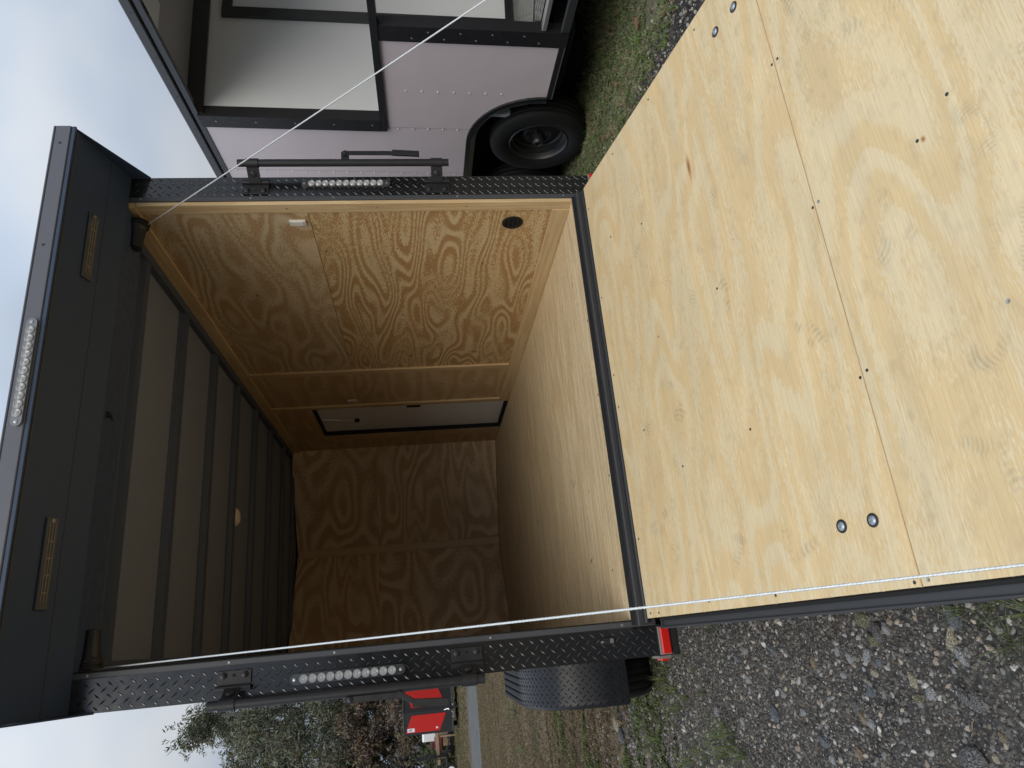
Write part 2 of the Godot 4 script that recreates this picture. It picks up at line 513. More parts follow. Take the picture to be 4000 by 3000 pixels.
func _ready() -> void:
	rng.seed = 4711
	# ------------------------------------------------------------ camera, sky, sun, exposure
	var cam := Camera3D.new()
	cam.name = "camera"
	cam.fov = 57.976
	cam.near = 0.05
	cam.far = 1200.0
	add_child(cam)
	var right := Vector3(0.93487621, -0.04600516, 0.35198011)
	var down := Vector3(-0.08997504, -0.98989568, 0.10959488)
	var fwd := Vector3(0.34338166, -0.13412707, -0.92956924)
	cam.transform = Transform3D(Basis(down, right, -fwd), Vector3(0.10923466, 1.27913337, 2.70812562))
	cam.current = true
	var env := Environment.new()
	env.background_mode = Environment.BG_SKY
	env.sky = Sky.new()
	env.sky.sky_material = make_sky()
	env.background_energy_multiplier = 1.0
	env.tonemap_mode = Environment.TONE_MAPPER_LINEAR
	env.tonemap_exposure = 1.08
	env.sdfgi_enabled = true
	env.ssao_enabled = true
	env.ssil_enabled = true
	var we := WorldEnvironment.new()
	we.name = "environment"
	we.environment = env
	add_child(we)
	var sun := DirectionalLight3D.new()
	sun.name = "sun"
	sun.light_energy = 0.5
	sun.light_color = Color(1.0, 0.96, 0.90)
	sun.light_angular_distance = 45.0
	sun.shadow_enabled = true
	add_child(sun)
	sun.look_at_from_position(Vector3(-5, 9.5, 11), Vector3.ZERO)
	make_materials()
	ground()
	box_trailer()
	concession_trailer()
	background()
	vegetation()
	stones()

# ---------------------------------------------------------------- ground
func sheet(called: String, m: Material, y: float, poly: PackedVector2Array, thick := 0.3) -> void:
	var mb := MB.new()
	mb.prism(poly, Vector3(0, y - thick, 0), Vector3.RIGHT, Vector3.BACK, Vector3(0, thick, 0))
	structure(called, mb, m)

func ragged(pts: Array, step: float, amp: float, sd: int) -> PackedVector2Array:
	var f := noise(sd, 0.6, 3)
	var out := PackedVector2Array()
	for i in pts.size():
		var a: Vector2 = pts[i]
		var b: Vector2 = pts[(i + 1) % pts.size()]
		var k := maxi(1, int(a.distance_to(b) / step))
		var nn := (b - a).normalized().orthogonal()
		for j in k:
			var p := a.lerp(b, float(j) / k)
			out.append(p + nn * f.get_noise_2d(p.x, p.y) * amp)
	return out

func ground() -> void:
	sheet("ground", M.field_soil, 0.0, PackedVector2Array([Vector2(-500, -700), Vector2(500, -700), Vector2(500, 300), Vector2(-500, 300)]))
	sheet("gravel_lot", M.gravel_soil, 0.005, ragged([Vector2(-7, -2.5), Vector2(2.75, -2.5), Vector2(2.75, 5.5), Vector2(-7, 5.5)], 0.3, 0.5, 91), 0.02)
	sheet("gravel_road", M.road_stone, 0.006, ragged([Vector2(-90, -20.0), Vector2(60, -18.6), Vector2(60, -23.4), Vector2(-90, -27.5)], 1.2, 1.0, 92), 0.02)
	sheet("lawn", M.lawn_soil, 0.005, ragged([Vector2(2.95, -7), Vector2(12, -7), Vector2(12, 5.5), Vector2(2.95, 5.5)], 0.3, 0.35, 93), 0.02)

# ---------------------------------------------------------------- box trailer
const W := 2.16
const XL := 0.12
const XR := 2.024
const FL := 0.52
const ZB := -4.113
const ZA := -4.569
const XM := 1.075

func wood(called: String, m: Material, parent: Node3D, O: Vector3, A: Vector3, B: Vector3, C: Vector3, us := 1.0, vs := 1.0) -> MeshInstance3D:
	var mb := MB.new()
	mb.obox(O, A, B, C, us, vs)
	return put(called, mb, m, parent)

func strip_light(parent: Node3D, O: Vector3, L: Vector3, N: Vector3, base: Material) -> void:
	# clear bar with eleven round lenses, centre O, half length along L, facing N
	var l := L.normalized()
	var s := l.cross(N).normalized()
	var hl := L.length()
	var r := 0.0175
	var poly := PackedVector2Array()
	for k in 13:
		var w := -PI / 2 + PI * k / 12
		poly.append(Vector2(hl - r + cos(w) * r, sin(w) * r))
	for k in 13:
		var w := PI / 2 + PI * k / 12
		poly.append(Vector2(-hl + r + cos(w) * r, sin(w) * r))
	var mb := MB.new()
	mb.prism(poly, O, l, s, N * 0.009)
	var root := put("strip_light", mb, base, parent)
	var ln := MB.new()
	ln.lathe(Vector3.ZERO, N, [Vector2(0.0148, 0), Vector2(0.0146, 0.003), Vector2(0.0132, 0.0042), Vector2(0.0122, 0.003), Vector2(0.0108, 0.0042), Vector2(0.0088, 0.0032), Vector2(0.0070, 0.0044), Vector2(0.0046, 0.0034), Vector2(0.0032, 0.0050), Vector2(0.0001, 0.0056)], 18, true)
	var lm := ln.mesh()
	for k in 11:
		inst("lens", lm, M.lens_clear, root, Transform3D(Basis(), O + l * (k - 5) * 0.0305 * hl / 0.199 + N * 0.0091))
	var sc := MB.new()
	sc.lathe(Vector3.ZERO, N, [Vector2(0.0065, 0), Vector2(0.006, 0.002), Vector2(0.0001, 0.0028)], 10)
	var sm := sc.mesh()
	for k in [-1, 1]:
		inst("screw", sm, M.steel, root, Transform3D(Basis(), O + l * k * (hl - 0.015) + N * 0.0091))

func lock_bar(parent: Node3D, left: bool) -> void:
	var fx := func(x: float) -> float: return W - x if left else x
	var V := func(x: float, y: float, z: float) -> Vector3: return Vector3(W - x if left else x, y, z)
	var mb := MB.new()
	mb.tube([V.call(2.172, 1.095, 0.085), V.call(2.172, 2.020, 0.085)], 0.0165, 14)
	var root := put("lock_bar", mb, M.black_satin, parent)
	var bolt := MB.new()
	bolt.lathe(Vector3.ZERO, Vector3.BACK, [Vector2(0.011, 0), Vector2(0.011, 0.004), Vector2(0.007, 0.006), Vector2(0.007, 0.009), Vector2(0.0001, 0.0105)], 12)
	var bm := bolt.mesh()
	for y in [1.958, 1.150]:
		var p := MB.new()
		p.bar(V.call(2.066, y - 0.056, 0.0022), Vector3(0, 0.112, 0), Vector3(-0.05 if left else 0.05, 0, 0), Vector3(0, 0, 0.007), 0.002)
		var hinge := put("hinge_plate", p, M.black_satin, root)
		for k in [-1, 1]:
			inst("bolt", bm, M.black_satin, root, Transform3D(Basis(), V.call(2.083, y + k * 0.036, 0.0094)))
		var hole := MB.new()
		hole.lathe(V.call(2.083, y, 0.0093), Vector3.BACK, [Vector2(0.006, 0.0), Vector2(0.006, 0.0006), Vector2(0.0001, 0.0007)], 10)
		put("bolt_hole", hole, M.rubber, root)
		var kn := MB.new()
		kn.tube([V.call(2.124, y - 0.058, 0.014), V.call(2.124, y + 0.058, 0.014)], 0.0105, 12)
		put("hinge_knuckle", kn, M.black_satin, root)
		var arm := MB.new()
		var a: Vector3 = V.call(2.118, y - 0.026, 0.018)
		var d: Vector3 = V.call(2.164, y - 0.026, 0.085) - a
		arm.bar(a, Vector3(0, 0.052, 0), d, d.cross(Vector3.UP).normalized() * 0.006, 0.0015)
		put("hinge_arm", arm, M.black_satin, root)
		var rv := MB.new()
		var mid: Vector3 = a + d * 0.5 + Vector3(0, 0.026, 0)
		var outn: Vector3 = d.cross(Vector3.UP).normalized()
		outn = outn if outn.z > 0 else -outn
		rv.lathe(mid + outn * 0.006, outn, [Vector2(0.014, -0.003), Vector2(0.013, 0.002), Vector2(0.009, 0.005), Vector2(0.0001, 0.006)], 16)
		put("rivet", rv, M.black_satin, root)
		var col := MB.new()
		col.tube([V.call(2.172, y - 0.026, 0.085), V.call(2.172, y + 0.026, 0.085)], 0.0205, 14)
		put("collar", col, M.black_satin, root)
	# lever: a lug welded to the bar, a flat handle cranked outwards and hanging down
	var px := [2.215, 2.214, 2.212, 2.206]
	if left:
		px = [2.195, 2.196, 2.226, 2.232]
	var py := [1.556, 1.385, 1.335, 1.232]
	var lug := MB.new()
	lug.bar(V.call(2.176, 1.540, 0.080), Vector3(0, 0.034, 0), Vector3(fx.call(px[0] + 0.014) - fx.call(2.176), 0, 0), Vector3(0, 0, 0.012), 0.003)
	put("lever_lug", lug, M.black_satin, root)
	var lev := MB.new()
	var pts := []
	for k in 4:
		pts.append(V.call(px[k], py[k], 0.094))
	for k in 3:
		var w0 := 0.021 if k < 2 else 0.027
		var dd: Vector3 = pts[k + 1] - pts[k]
		lev.bar(pts[k] - Vector3(w0 / 2, 0, 0) - dd.normalized() * 0.012 + Vector3(0, 0, 0.0007 * k), dd + dd.normalized() * 0.018, Vector3(w0, 0, 0), Vector3(0, 0, 0.008 if k < 2 else 0.014), 0.002)
	put("lever", lev, M.black_satin, root)
	var pin := MB.new()
	pin.lathe(V.call(px[0], py[0], 0.103), Vector3.BACK, [Vector2(0.009, -0.004), Vector2(0.009, 0.003), Vector2(0.0001, 0.005)], 12)
	put("pivot_bolt", pin, M.black_satin, root)

func wheel(parent: Node3D, C: Vector3, ax: Vector3, R := 0.35, called := "wheel") -> Node3D:
	# ax points out of the vehicle
	var wd := 0.105
	var p := [Vector2(0.205, -wd * 0.7), Vector2(0.25, -wd * 0.98), Vector2(0.30, -wd), Vector2(R - 0.02, -wd * 0.9), Vector2(R - 0.006, -wd * 0.78)]
	for g in [-0.55, -0.18, 0.18, 0.55]:
		p.append_array([Vector2(R, wd * g - 0.008), Vector2(R - 0.003, wd * g - 0.004), Vector2(R - 0.003, wd * g + 0.002), Vector2(R, wd * g + 0.006)])
	p.append_array([Vector2(R - 0.006, wd * 0.78), Vector2(R - 0.02, wd * 0.9), Vector2(0.30, wd), Vector2(0.25, wd * 0.98), Vector2(0.215, wd * 0.8), Vector2(0.205, wd * 0.7)])
	var mb := MB.new()
	mb.lathe(C, ax, p, 48, false)
	var root := put(called, mb, M.tyre_rubber, parent)
	var rim := MB.new()
	rim.lathe(C, ax, [Vector2(0.204, -wd * 0.7), Vector2(0.214, wd * 0.80), Vector2(0.207, wd * 0.86), Vector2(0.198, wd * 0.72), Vector2(0.192, wd * 0.45), Vector2(0.178, wd * 0.38), Vector2(0.174, wd * 0.05), Vector2(0.165, -wd * 0.05), Vector2(0.14, wd * 0.02), Vector2(0.095, wd * 0.28), Vector2(0.06, wd * 0.22), Vector2(0.045, wd * 0.22)], 40, true)
	put("rim", rim, M.rim_paint, root)
	var hub := MB.new()
	hub.lathe(C, ax, [Vector2(0.045, wd * 0.2), Vector2(0.041, wd * 0.75), Vector2(0.034, wd * 0.92), Vector2(0.024, wd * 0.93), Vector2(0.022, wd * 0.85), Vector2(0.0001, wd * 0.85)], 20, true)
	put("hub_cap", hub, M.rim_paint, root)
	var e := ax.cross(Vector3.UP).normalized()
	var nut := MB.new()
	nut.lathe(Vector3.ZERO, ax, [Vector2(0.011, 0.0), Vector2(0.010, 0.02), Vector2(0.0001, 0.024)], 6)
	var nm := nut.mesh()
	for k in 5:
		var w := TAU * k / 5 + 0.3
		inst("lug_nut", nm, M.dark_screw, root, Transform3D(Basis(), C + ax * wd * 0.22 + (e * cos(w) + Vector3.UP * sin(w)) * 0.068))
	for k in 8:
		var w := TAU * k / 8 + 0.1
		var hm := MB.new()
		hm.lathe(C + ax * (wd * 0.1) + (e * cos(w) + Vector3.UP * sin(w)) * 0.122, (ax + (e * cos(w) + Vector3.UP * sin(w)) * 0.55).normalized(), [Vector2(0.018, 0.0), Vector2(0.017, 0.0045), Vector2(0.0001, 0.0046)], 12)
		put("rim_hole", hm, M.rubber, root)
	return root

func fender(parent: Node3D, left: bool) -> void:
	var prof := [Vector2(-1.145, 0.265), Vector2(-1.15, 0.32), Vector2(-1.158, 0.39), Vector2(-1.175, 0.47), Vector2(-1.2, 0.55), Vector2(-1.24, 0.62), Vector2(-1.30, 0.68), Vector2(-1.38, 0.725), Vector2(-1.48, 0.757), Vector2(-1.58, 0.775), Vector2(-1.68, 0.78), Vector2(-2.5, 0.775), Vector2(-2.62, 0.76), Vector2(-2.75, 0.71), Vector2(-2.85, 0.62), Vector2(-2.93, 0.45), Vector2(-2.95, 0.27)]
	var x0 := 0.0 if left else W
	var sx := -1.0 if left else 1.0
	var wd := 0.268
	var mb := MB.new()
	var crv := Curve3D.new()
	for i in prof.size():
		var t0: Vector2 = (prof[mini(i + 1, prof.size() - 1)] - prof[maxi(i - 1, 0)]) / 6.0
		if i == 10 or i == 11:
			t0 = t0.normalized() * 0.02
		crv.add_point(Vector3(0, prof[i].y, prof[i].x), -Vector3(0, t0.y, t0.x), Vector3(0, t0.y, t0.x))
	crv.bake_interval = 0.01
	var L := crv.get_baked_length()
	var st2 := 0.0195
	var count := int(L / st2)
	var pos := []
	var nor := []
	for i in count + 1:
		var a := crv.sample_baked(L * maxf(i - 0.4, 0.0) / count)
		var b := crv.sample_baked(L * minf(i + 0.4, count) / count)
		pos.append(crv.sample_baked(L * i / count))
		nor.append((b - a).cross(Vector3.LEFT).normalized())
	for i in nor.size():
		if nor[i].dot(pos[i] - Vector3(0, 0.2, -2.05)) < 0:
			nor[i] = -nor[i]
	# section across: flat, then a rolled shoulder down to the lip
	var sec := [[0.0, 0.0, 0.0], [wd - 0.034, 0.0, 0.0], [wd - 0.018, -0.003, 0.35], [wd - 0.006, -0.012, 0.9], [wd, -0.026, 1.4], [wd, -0.06, 1.571]]
	for i in count:
		for k in sec.size() - 1:
			var c := []
			var cn := []
			for m2 in [[i, k], [i + 1, k], [i + 1, k + 1], [i, k + 1]]:
				var e: Array = sec[m2[1]]
				c.append(pos[m2[0]] + Vector3(x0 + sx * e[0], 0, 0) + nor[m2[0]] * e[1])
				cn.append(nor[m2[0]] * cos(e[2]) + Vector3(sx, 0, 0) * sin(e[2]))
			mb.T(c[0], c[1], c[2], cn[0], cn[1], cn[2])
			mb.T(c[0], c[2], c[3], cn[0], cn[2], cn[3])
			mb.T(c[0] - cn[0] * 0.003, c[1] - cn[1] * 0.003, c[2] - cn[2] * 0.003, -cn[0], -cn[1], -cn[2])
			mb.T(c[0] - cn[0] * 0.003, c[2] - cn[2] * 0.003, c[3] - cn[3] * 0.003, -cn[0], -cn[2], -cn[3])
		var al: Vector3 = (pos[i + 1] - pos[i]).normalized()
		for j in 13:
			if (i + j) % 2 == 0:
				var xx := Vector3(sx, 0, 0)
				var dd := (al + xx * 0.85).normalized() if j % 2 == 0 else (al - xx * 0.85).normalized()
				mb.lug(pos[i] + Vector3(x0, 0, 0) + xx * (0.012 + j * st2), dd, dd.cross(nor[i]), nor[i], 0.0135, 0.0034, 0.0032)
	var root := put("fender", mb, M.fender_plate, parent)
	var st := MB.new()
	st.box(x0 + sx * 0.002 if sx > 0 else x0 - 0.014, x0 + 0.014 if sx > 0 else x0 - 0.002, 0.31, 0.335, -1.141, -1.137)
	put("marker_light", st, M.white_plastic, root)

func tail_light(parent: Node3D, left: bool) -> void:
	var a := 0.006 if left else W - 0.098
	var mb := MB.new()
	mb.bar(Vector3(a - 0.004, 0.382, 0.0023), Vector3(0.1, 0, 0), Vector3(0, 0.046, 0), Vector3(0, 0, 0.008), 0.003)
	var root := put("tail_light", mb, M.grey_seal, parent)
	var l := MB.new()
	l.bar(Vector3(a, 0.386, 0.0104), Vector3(0.092, 0, 0), Vector3(0, 0.036, 0), Vector3(0, 0, 0.012), 0.004)
	for k in 12:
		l.box(a + 0.006 + k * 0.007, a + 0.009 + k * 0.007, 0.392, 0.416, 0.0225, 0.0232)
	put("red_lens", l, M.red_lens, root)
	var m := MB.new()
	var xs := -0.012 if left else W + 0.002
	m.box(xs, xs + 0.010, 0.385, 0.43, -0.10, -0.006)
	put("side_lamp_base", m, M.grey_seal, parent)
	m = MB.new()
	xs = -0.020 if left else W + 0.0122
	m.box(xs, xs + 0.0078, 0.392, 0.415, -0.085, -0.02)
	put("side_reflector", m, M.red_lens, parent)

func cable_lines(parent: Node3D, a: Vector3, b: Vector3) -> void:
	# seven wires laid round each other
	var mb := MB.new()
	var d := (b - a)
	var e := d.normalized()
	var s := e.cross(Vector3.UP).normalized()
	var t := s.cross(e)
	for k in 4:
		var pts := []
		for i in 301:
			var f := i / 300.0
			var w := f * d.length() / 0.03 * TAU + TAU * k / 4
			pts.append(a + d * f + Vector3(0, -0.012 * 4.0 * f * (1.0 - f), 0) + (s * cos(w) + t * sin(w)) * 0.0014)
		mb.tube(pts, 0.0018, 5, true)
	put("lift_cable", mb, M.cable_steel, parent)

func screws(parent: Node3D, called: String, m: Material, at: Array, nn: Vector3, r := 0.0042) -> void:
	var s := MB.new()
	s.lathe(Vector3.ZERO, nn, [Vector2(r, 0.0), Vector2(r * 0.92, 0.0008), Vector2(r * 0.35, 0.0004), Vector2(0.0001, -0.0002)], 10)
	var sm := s.mesh()
	for p in at:
		inst(called, sm, m, parent, Transform3D(Basis(), p))

func box_trailer() -> void:
	var t := thing("box_trailer", "black enclosed box trailer, plywood-lined, with its rear ramp door lowered", "trailer", Vector3(W / 2, 0, -2.0))
	var Z := Vector3(0, 0, 1)
	var Y := Vector3(0, 1, 0)
	var X := Vector3(1, 0, 0)
	# floor
	var z0 := 0.0
	for L in [1.22, 1.22, 1.22, 0.45]:
		wood("floor_sheet", M.floor_wood, t, Vector3(XL - 0.02, FL - 0.018, z0), X * (XR - XL + 0.04), -Z * (L - 0.0015), Y * 0.018, 1.0, L / 1.22)
		z0 -= L
	var mb := MB.new()
	mb.prism(PackedVector2Array([Vector2(XL, ZB + 0.004), Vector2(XR, ZB + 0.004), Vector2(XM, ZA)]), Vector3(0, FL - 0.019, 0), X, Z, Y * 0.018)
	put("floor_sheet", mb, M.floor_wood, t)
	screws(t, "screw", M.steel, [Vector3(1.679, FL + 0.001, -0.194)], Y, 0.007)
	screws(t, "screw", M.dark_screw, [Vector3(0.417, FL, -0.523), Vector3(0.336, FL, -0.18), Vector3(1.05, FL, -0.02), Vector3(0.7, FL, -0.025), Vector3(1.4, FL, -0.022), Vector3(0.41, FL, -0.535)], Y, 0.006)
	mb = MB.new()
	mb.box(0.05, 2.11, 0.36, FL - 0.02, -4.1, -0.06)
	put("underframe", mb, M.black_satin, t)
	# threshold
	mb = MB.new()
	mb.box(XL - 0.005, XR + 0.008, 0.43, FL + 0.002, 0.001, 0.012)
	put("sill_lip", mb, M.black_satin, t)
	mb = MB.new()
	mb.bar(Vector3(XL - 0.008, 0.44, 0.013), X * (XR - XL + 0.016), Y * 0.068, Z * 0.036, 0.004)
	put("sill", mb, M.dark_alloy, t)
	mb = MB.new()
	mb.tube([Vector3(XL, 0.478, 0.061), Vector3(XR, 0.478, 0.061)], 0.0115, 12)
	put("ramp_hinge", mb, M.black_satin, t)
	# right wall
	var A := -Z
	var th := X * 0.010
	wood("jamb_trim", M.pine_trim, t, Vector3(XR - 0.008, FL, -0.004), Y * 1.94, A * 0.062, X * 0.018)
	wood("baseboard", M.pine_trim, t, Vector3(XR - 0.012, FL + 0.002, -0.067), A * 2.78, Y * 0.082, X * 0.022)
	wood("wall_sheet", M.wall_wood, t, Vector3(XR, FL + 0.085, -0.066), A * 1.955, Y * 1.138, th)
	wood("wall_sheet", M.wall_wood_upper, t, Vector3(XR - 0.001, 1.7455, -0.066), A * 1.955, Y * 0.716, th)
	wood("batten", M.pine_trim, t, Vector3(XR - 0.014, FL + 0.086, -2.022), Y * 1.855, A * 0.064, X * 0.024, 0.9)
	wood("wall_sheet", M.wall_wood_second, t, Vector3(XR, FL + 0.085, -2.088), A * 0.69, Y * 1.138, th)
	wood("wall_sheet", M.wall_wood_second, t, Vector3(XR - 0.001, 1.7455, -2.088), A * 0.69, Y * 0.716, th, 0.9, 0.6)
	wood("batten", M.pine_trim, t, Vector3(XR - 0.014, FL + 0.086, -2.779), Y * 1.855, A * 0.058, X * 0.024, 0.9)
	wood("wall_sheet", M.wall_wood_second, t, Vector3(XR - 0.004, 2.158, -2.839), A * 0.954, Y * 0.303, X * 0.012, 1.0, 0.3)
	wood("door_casing", M.pine_trim, t, Vector3(XR - 0.004, FL + 0.003, -3.632), Y * 1.63, A * 0.16, X * 0.014)
	wood("wall_sheet", M.wall_wood_second, t, Vector3(XR, FL + 0.003, -3.794), A * 0.33, Y * 1.94, th, 0.5, 1.6)
	wood("cornice", M.pine_trim, t, Vector3(XR - 0.016, 2.463, -0.004), A * 4.12, Y * 0.082, X * 0.026, 2.0)
	# side door in its recess
	mb = MB.new()
	mb.box(2.056, 2.075, 0.545, 2.135, -3.602, -2.862)
	var door := put("side_door", mb, M.door_skin, t)
	mb = MB.new()
	mb.box(2.022, 2.075, 0.522, 0.543, -3.63, -2.842)
	mb.box(2.022, 2.075, 2.137, 2.156, -3.63, -2.842)
	mb.box(2.022, 2.075, 0.5435, 2.1365, -3.629, -3.604)
	mb.box(2.045, 2.075, 0.5435, 2.1365, -2.86, -2.843)
	put("door_seal", mb, M.rubber, door)
	mb = MB.new()
	mb.bar(Vector3(2.036, 1.27, -2.975), Y * 0.115, Z * 0.055, X * 0.0195, 0.004)
	put("latch", mb, M.rubber, door)
	mb = MB.new()
	mb.tube([Vector3(2.04, 2.125, -3.2), Vector3(2.04, 1.98, -3.235)], 0.011, 10)
	mb.tube([Vector3(2.04, 1.98, -3.235), Vector3(2.045, 1.84, -3.27)], 0.005, 8)
	put("door_closer", mb, M.steel, door)
	mb = MB.new()
	mb.box(2.03, 2.055, 1.81, 1.85, -3.29, -3.255)
	put("closer_bracket", mb, M.rubber, door)
	# fittings on the right wall
	mb = MB.new()
	mb.bar(Vector3(XR - 0.011, 1.765, -0.175), Y * 0.072, Z * 0.048, X * 0.011, 0.006)
	mb.box(XR - 0.0135, XR - 0.011, 1.776, 1.826, -0.166, -0.136)
	put("clearance_lamp", mb, M.white_plastic, t)
	mb = MB.new()
	mb.bar(Vector3(XR - 0.011, 1.775, -2.704), Y * 0.072, Z * 0.05, X * 0.010, 0.006)
	put("clearance_lamp", mb, M.white_plastic, t)
	mb = MB.new()
	mb.lathe(Vector3(XR, 0.783, -0.181), -X, [Vector2(0.051, 0.0), Vector2(0.051, 0.005), Vector2(0.044, 0.008), Vector2(0.038, 0.006), Vector2(0.036, 0.001), Vector2(0.012, 0.001), Vector2(0.0001, 0.001)], 28)
	var vent := put("wall_vent", mb, M.rubber, t)
	mb = MB.new()
	for k in 3:
		mb.bar(Vector3(XR - 0.0055, 0.757 + 0.022 * k, -0.214), Z * 0.066, Y * 0.005, -X * 0.002, 0.0008)
	put("vent_louvre", mb, M.black_satin, vent)
	var ws := []
	for k in [0.62, 1.02, 1.43, 1.83, 2.32]:
		ws.append(Vector3(XR - 0.0085, k, -0.032))
	screws(t, "screw", M.pale_screw, ws, -X, 0.005)
	ws = []
	for zz in [0.42, 0.83, 1.24, 1.64]:
		for k in [0.72, 1.0, 1.36, 1.72]:
			ws.append(Vector3(XR - 0.0005, k + rng.randf_range(-0.03, 0.03), -zz + rng.randf_range(-0.03, 0.03)))
	screws(t, "screw", M.dark_screw, ws, -X, 0.004)
	# left wall
	wood("wall_sheet", M.wall_wood, t, Vector3(XL, FL + 0.003, -0.004), A * 2.44, Y * 1.22, -th)
	wood("wall_sheet", M.wall_wood_upper, t, Vector3(XL + 0.001, 1.7455, -0.004), A * 2.44, Y * 0.795, -th)
	wood("wall_sheet", M.wall_wood, t, Vector3(XL, FL + 0.003, -2.447), A * 1.67, Y * 1.22, -th, 0.7)
	wood("wall_sheet", M.wall_wood_upper, t, Vector3(XL + 0.001, 1.7455, -2.447), A * 1.67, Y * 0.795, -th, 0.7)
	wood("batten", M.pine_trim, t, Vector3(XL + 0.002, FL + 0.004, -2.415), Y * 2.0, A * 0.064, X * 0.012, 0.9)
	# nose walls
	for s in [[XR, 1], [XL, -1]]:
		var O := Vector3(s[0], FL + 0.003, ZB)
		var D := Vector3(XM, FL + 0.003, ZA) - O
		var nn := D.cross(Y).normalized()
		nn = nn if nn.z < 0 else -nn
		if s[1] < 0:
			O += D
			D = -D
		wood("nose_sheet", M.nose_wood if s[1] > 0 else M.nose_wood_upper, t, O, D, Y * 1.22, nn * 0.01, 1.0, 1.0)
		wood("nose_sheet", M.nose_wood_upper if s[1] > 0 else M.nose_wood, t, O + Y * 1.2225, D, Y * 0.80, nn * 0.0105, 1.0, 0.7)
	mb = MB.new()
	mb.prism(PackedVector2Array([Vector2(XM - 0.042, ZA + 0.024), Vector2(XM, ZA + 0.006), Vector2(XM + 0.042, ZA + 0.024), Vector2(XM + 0.030, ZA + 0.034), Vector2(XM - 0.030, ZA + 0.034)]), Vector3(0, FL + 0.004, 0), X, Z, Y * 2.0)
	put("nose_batten", mb, M.batten_wood, t)
	# ceiling
	mb = MB.new()
	mb.box(XL, XR, 2.566, 2.575, ZA, -0.10)
	var ceil_sheet := put("ceiling_sheet", mb, M.ceiling_sheet, t)
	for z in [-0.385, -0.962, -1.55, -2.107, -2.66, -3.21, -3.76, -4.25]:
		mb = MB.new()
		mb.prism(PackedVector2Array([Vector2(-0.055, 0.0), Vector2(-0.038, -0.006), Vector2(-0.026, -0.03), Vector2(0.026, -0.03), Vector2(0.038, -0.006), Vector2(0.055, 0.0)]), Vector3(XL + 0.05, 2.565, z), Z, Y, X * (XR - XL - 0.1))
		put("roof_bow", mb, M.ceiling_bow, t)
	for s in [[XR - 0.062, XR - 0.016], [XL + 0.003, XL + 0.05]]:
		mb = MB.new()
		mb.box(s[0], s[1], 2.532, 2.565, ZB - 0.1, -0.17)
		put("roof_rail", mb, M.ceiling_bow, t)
	mb = MB.new()
	mb.lathe(Vector3(1.052, 2.566, -2.212), -Y, [Vector2(0.062, 0.0), Vector2(0.062, 0.012), Vector2(0.056, 0.026), Vector2(0.04, 0.036), Vector2(0.02, 0.041), Vector2(0.0001, 0.042)], 28, false)
	put("dome_lamp", mb, M.cream_lens, t)
	# rear frame
	for left in [true, false]:
		mb = MB.new()
		mb.tread(Vector3(0.0 if left else 2.057, 0.433, 0), Y * 2.06, X * (0.109 if left else 0.103), -Z * 0.04)
		put("door_jamb", mb, M.black_plate, t)
		mb = MB.new()
		mb.bar(Vector3(0.109 if left else 2.036, 0.43, -0.04), Y * 2.06, X * 0.021, Z * 0.044, 0.003)
		put("jamb_lip", mb, M.fascia_metal if false else M.trim_grey, t)
		mb = MB.new()
		mb.box(0.1302 if left else XR - 0.001, 0.134 if left else 2.0358, 0.52, 2.49, -0.045, -0.006)
		put("jamb_seal", mb, M.rubber, t)
		var sc := []
		for y in [0.56, 1.06, 1.62, 1.98, 2.44]:
			sc.append(Vector3(0.119 if left else 2.047, y, 0.0042))
		screws(t, "screw", M.pale_screw, sc, Z, 0.0048)
		lock_bar(t, left)
		tail_light(t, left)
		mb = MB.new()
		mb.bar(Vector3(-0.002 if left else W - 0.112, 0.352, -0.03), X * 0.114, Y * 0.0295, Z * 0.042, 0.002)
		put("bumper_plate", mb, M.black_satin, t)
		mb = MB.new()
		mb.box(0.0 if left else W - 0.11, 0.11 if left else W, 0.382, 0.4325, -0.03, 0.002)
		put("light_mount", mb, M.black_satin, t)
		# outside skin
		mb = MB.new()
		mb.box(0.0 if left else W - 0.012, 0.012 if left else W, 0.43, 2.62, -4.15, -0.041)
		put("side_skin", mb, M.black_gloss, t)
		var O := Vector3(0.0 if left else W, 0.43, -4.151)
		mb = MB.new()
		mb.obox(O, Vector3(W / 2, 0.43, -4.68) - O, Y * 2.19, Z * 0.01)
		put("nose_skin", mb, M.black_gloss, t)
		fender(t, left)
		for z in [-1.655, -2.48]:
			wheel(t, Vector3(-0.155 if left else W + 0.155, 0.35, z), Vector3(-1 if left else 1, 0, 0))
		strip_light(t, Vector3(0.043 if left else 2.118, 1.570 if left else 1.562, 0.0026), Y * 0.199, Z, M.lens_base)
	mb = MB.new()
	mb.prism(PackedVector2Array([Vector2(0, 0), Vector2(W, 0), Vector2(W, -4.15), Vector2(W / 2, -4.68), Vector2(0, -4.15)]), Vector3(0, 2.62, 0), X, Z, Y * 0.02)
	put("roof_skin", mb, M.black_gloss, t)
	mb = MB.new()
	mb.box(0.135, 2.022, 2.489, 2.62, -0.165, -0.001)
	put("header", mb, M.soffit_veil_tint, t)
	# catch and worn sticker on the left jamb
	mb = MB.new()
	mb.bar(Vector3(0.056, 0.604, 0.0024), Y * 0.034, X * 0.022, Z * 0.010, 0.003)
	var catch_body := put("door_catch", mb, M.black_satin, t)
	mb = MB.new()
	mb.bar(Vector3(0.060, 0.603, 0.0125), Y * 0.012, X * 0.016, Z * 0.003, 0.001)
	mb.tube([Vector3(0.066, 0.640, 0.008), Vector3(0.066, 0.648, 0.010)], 0.005, 8)
	put("striker", mb, M.steel, catch_body)
	# spoiler over the door
	var up := Vector3(0, 0.09, 0.31)
	var sn := Vector3(0, -0.31, 0.09).normalized()
	mb = MB.new()
	mb.obox(Vector3(0.003, 2.489, 0.001), X * (W - 0.006), up, -sn * 0.006)
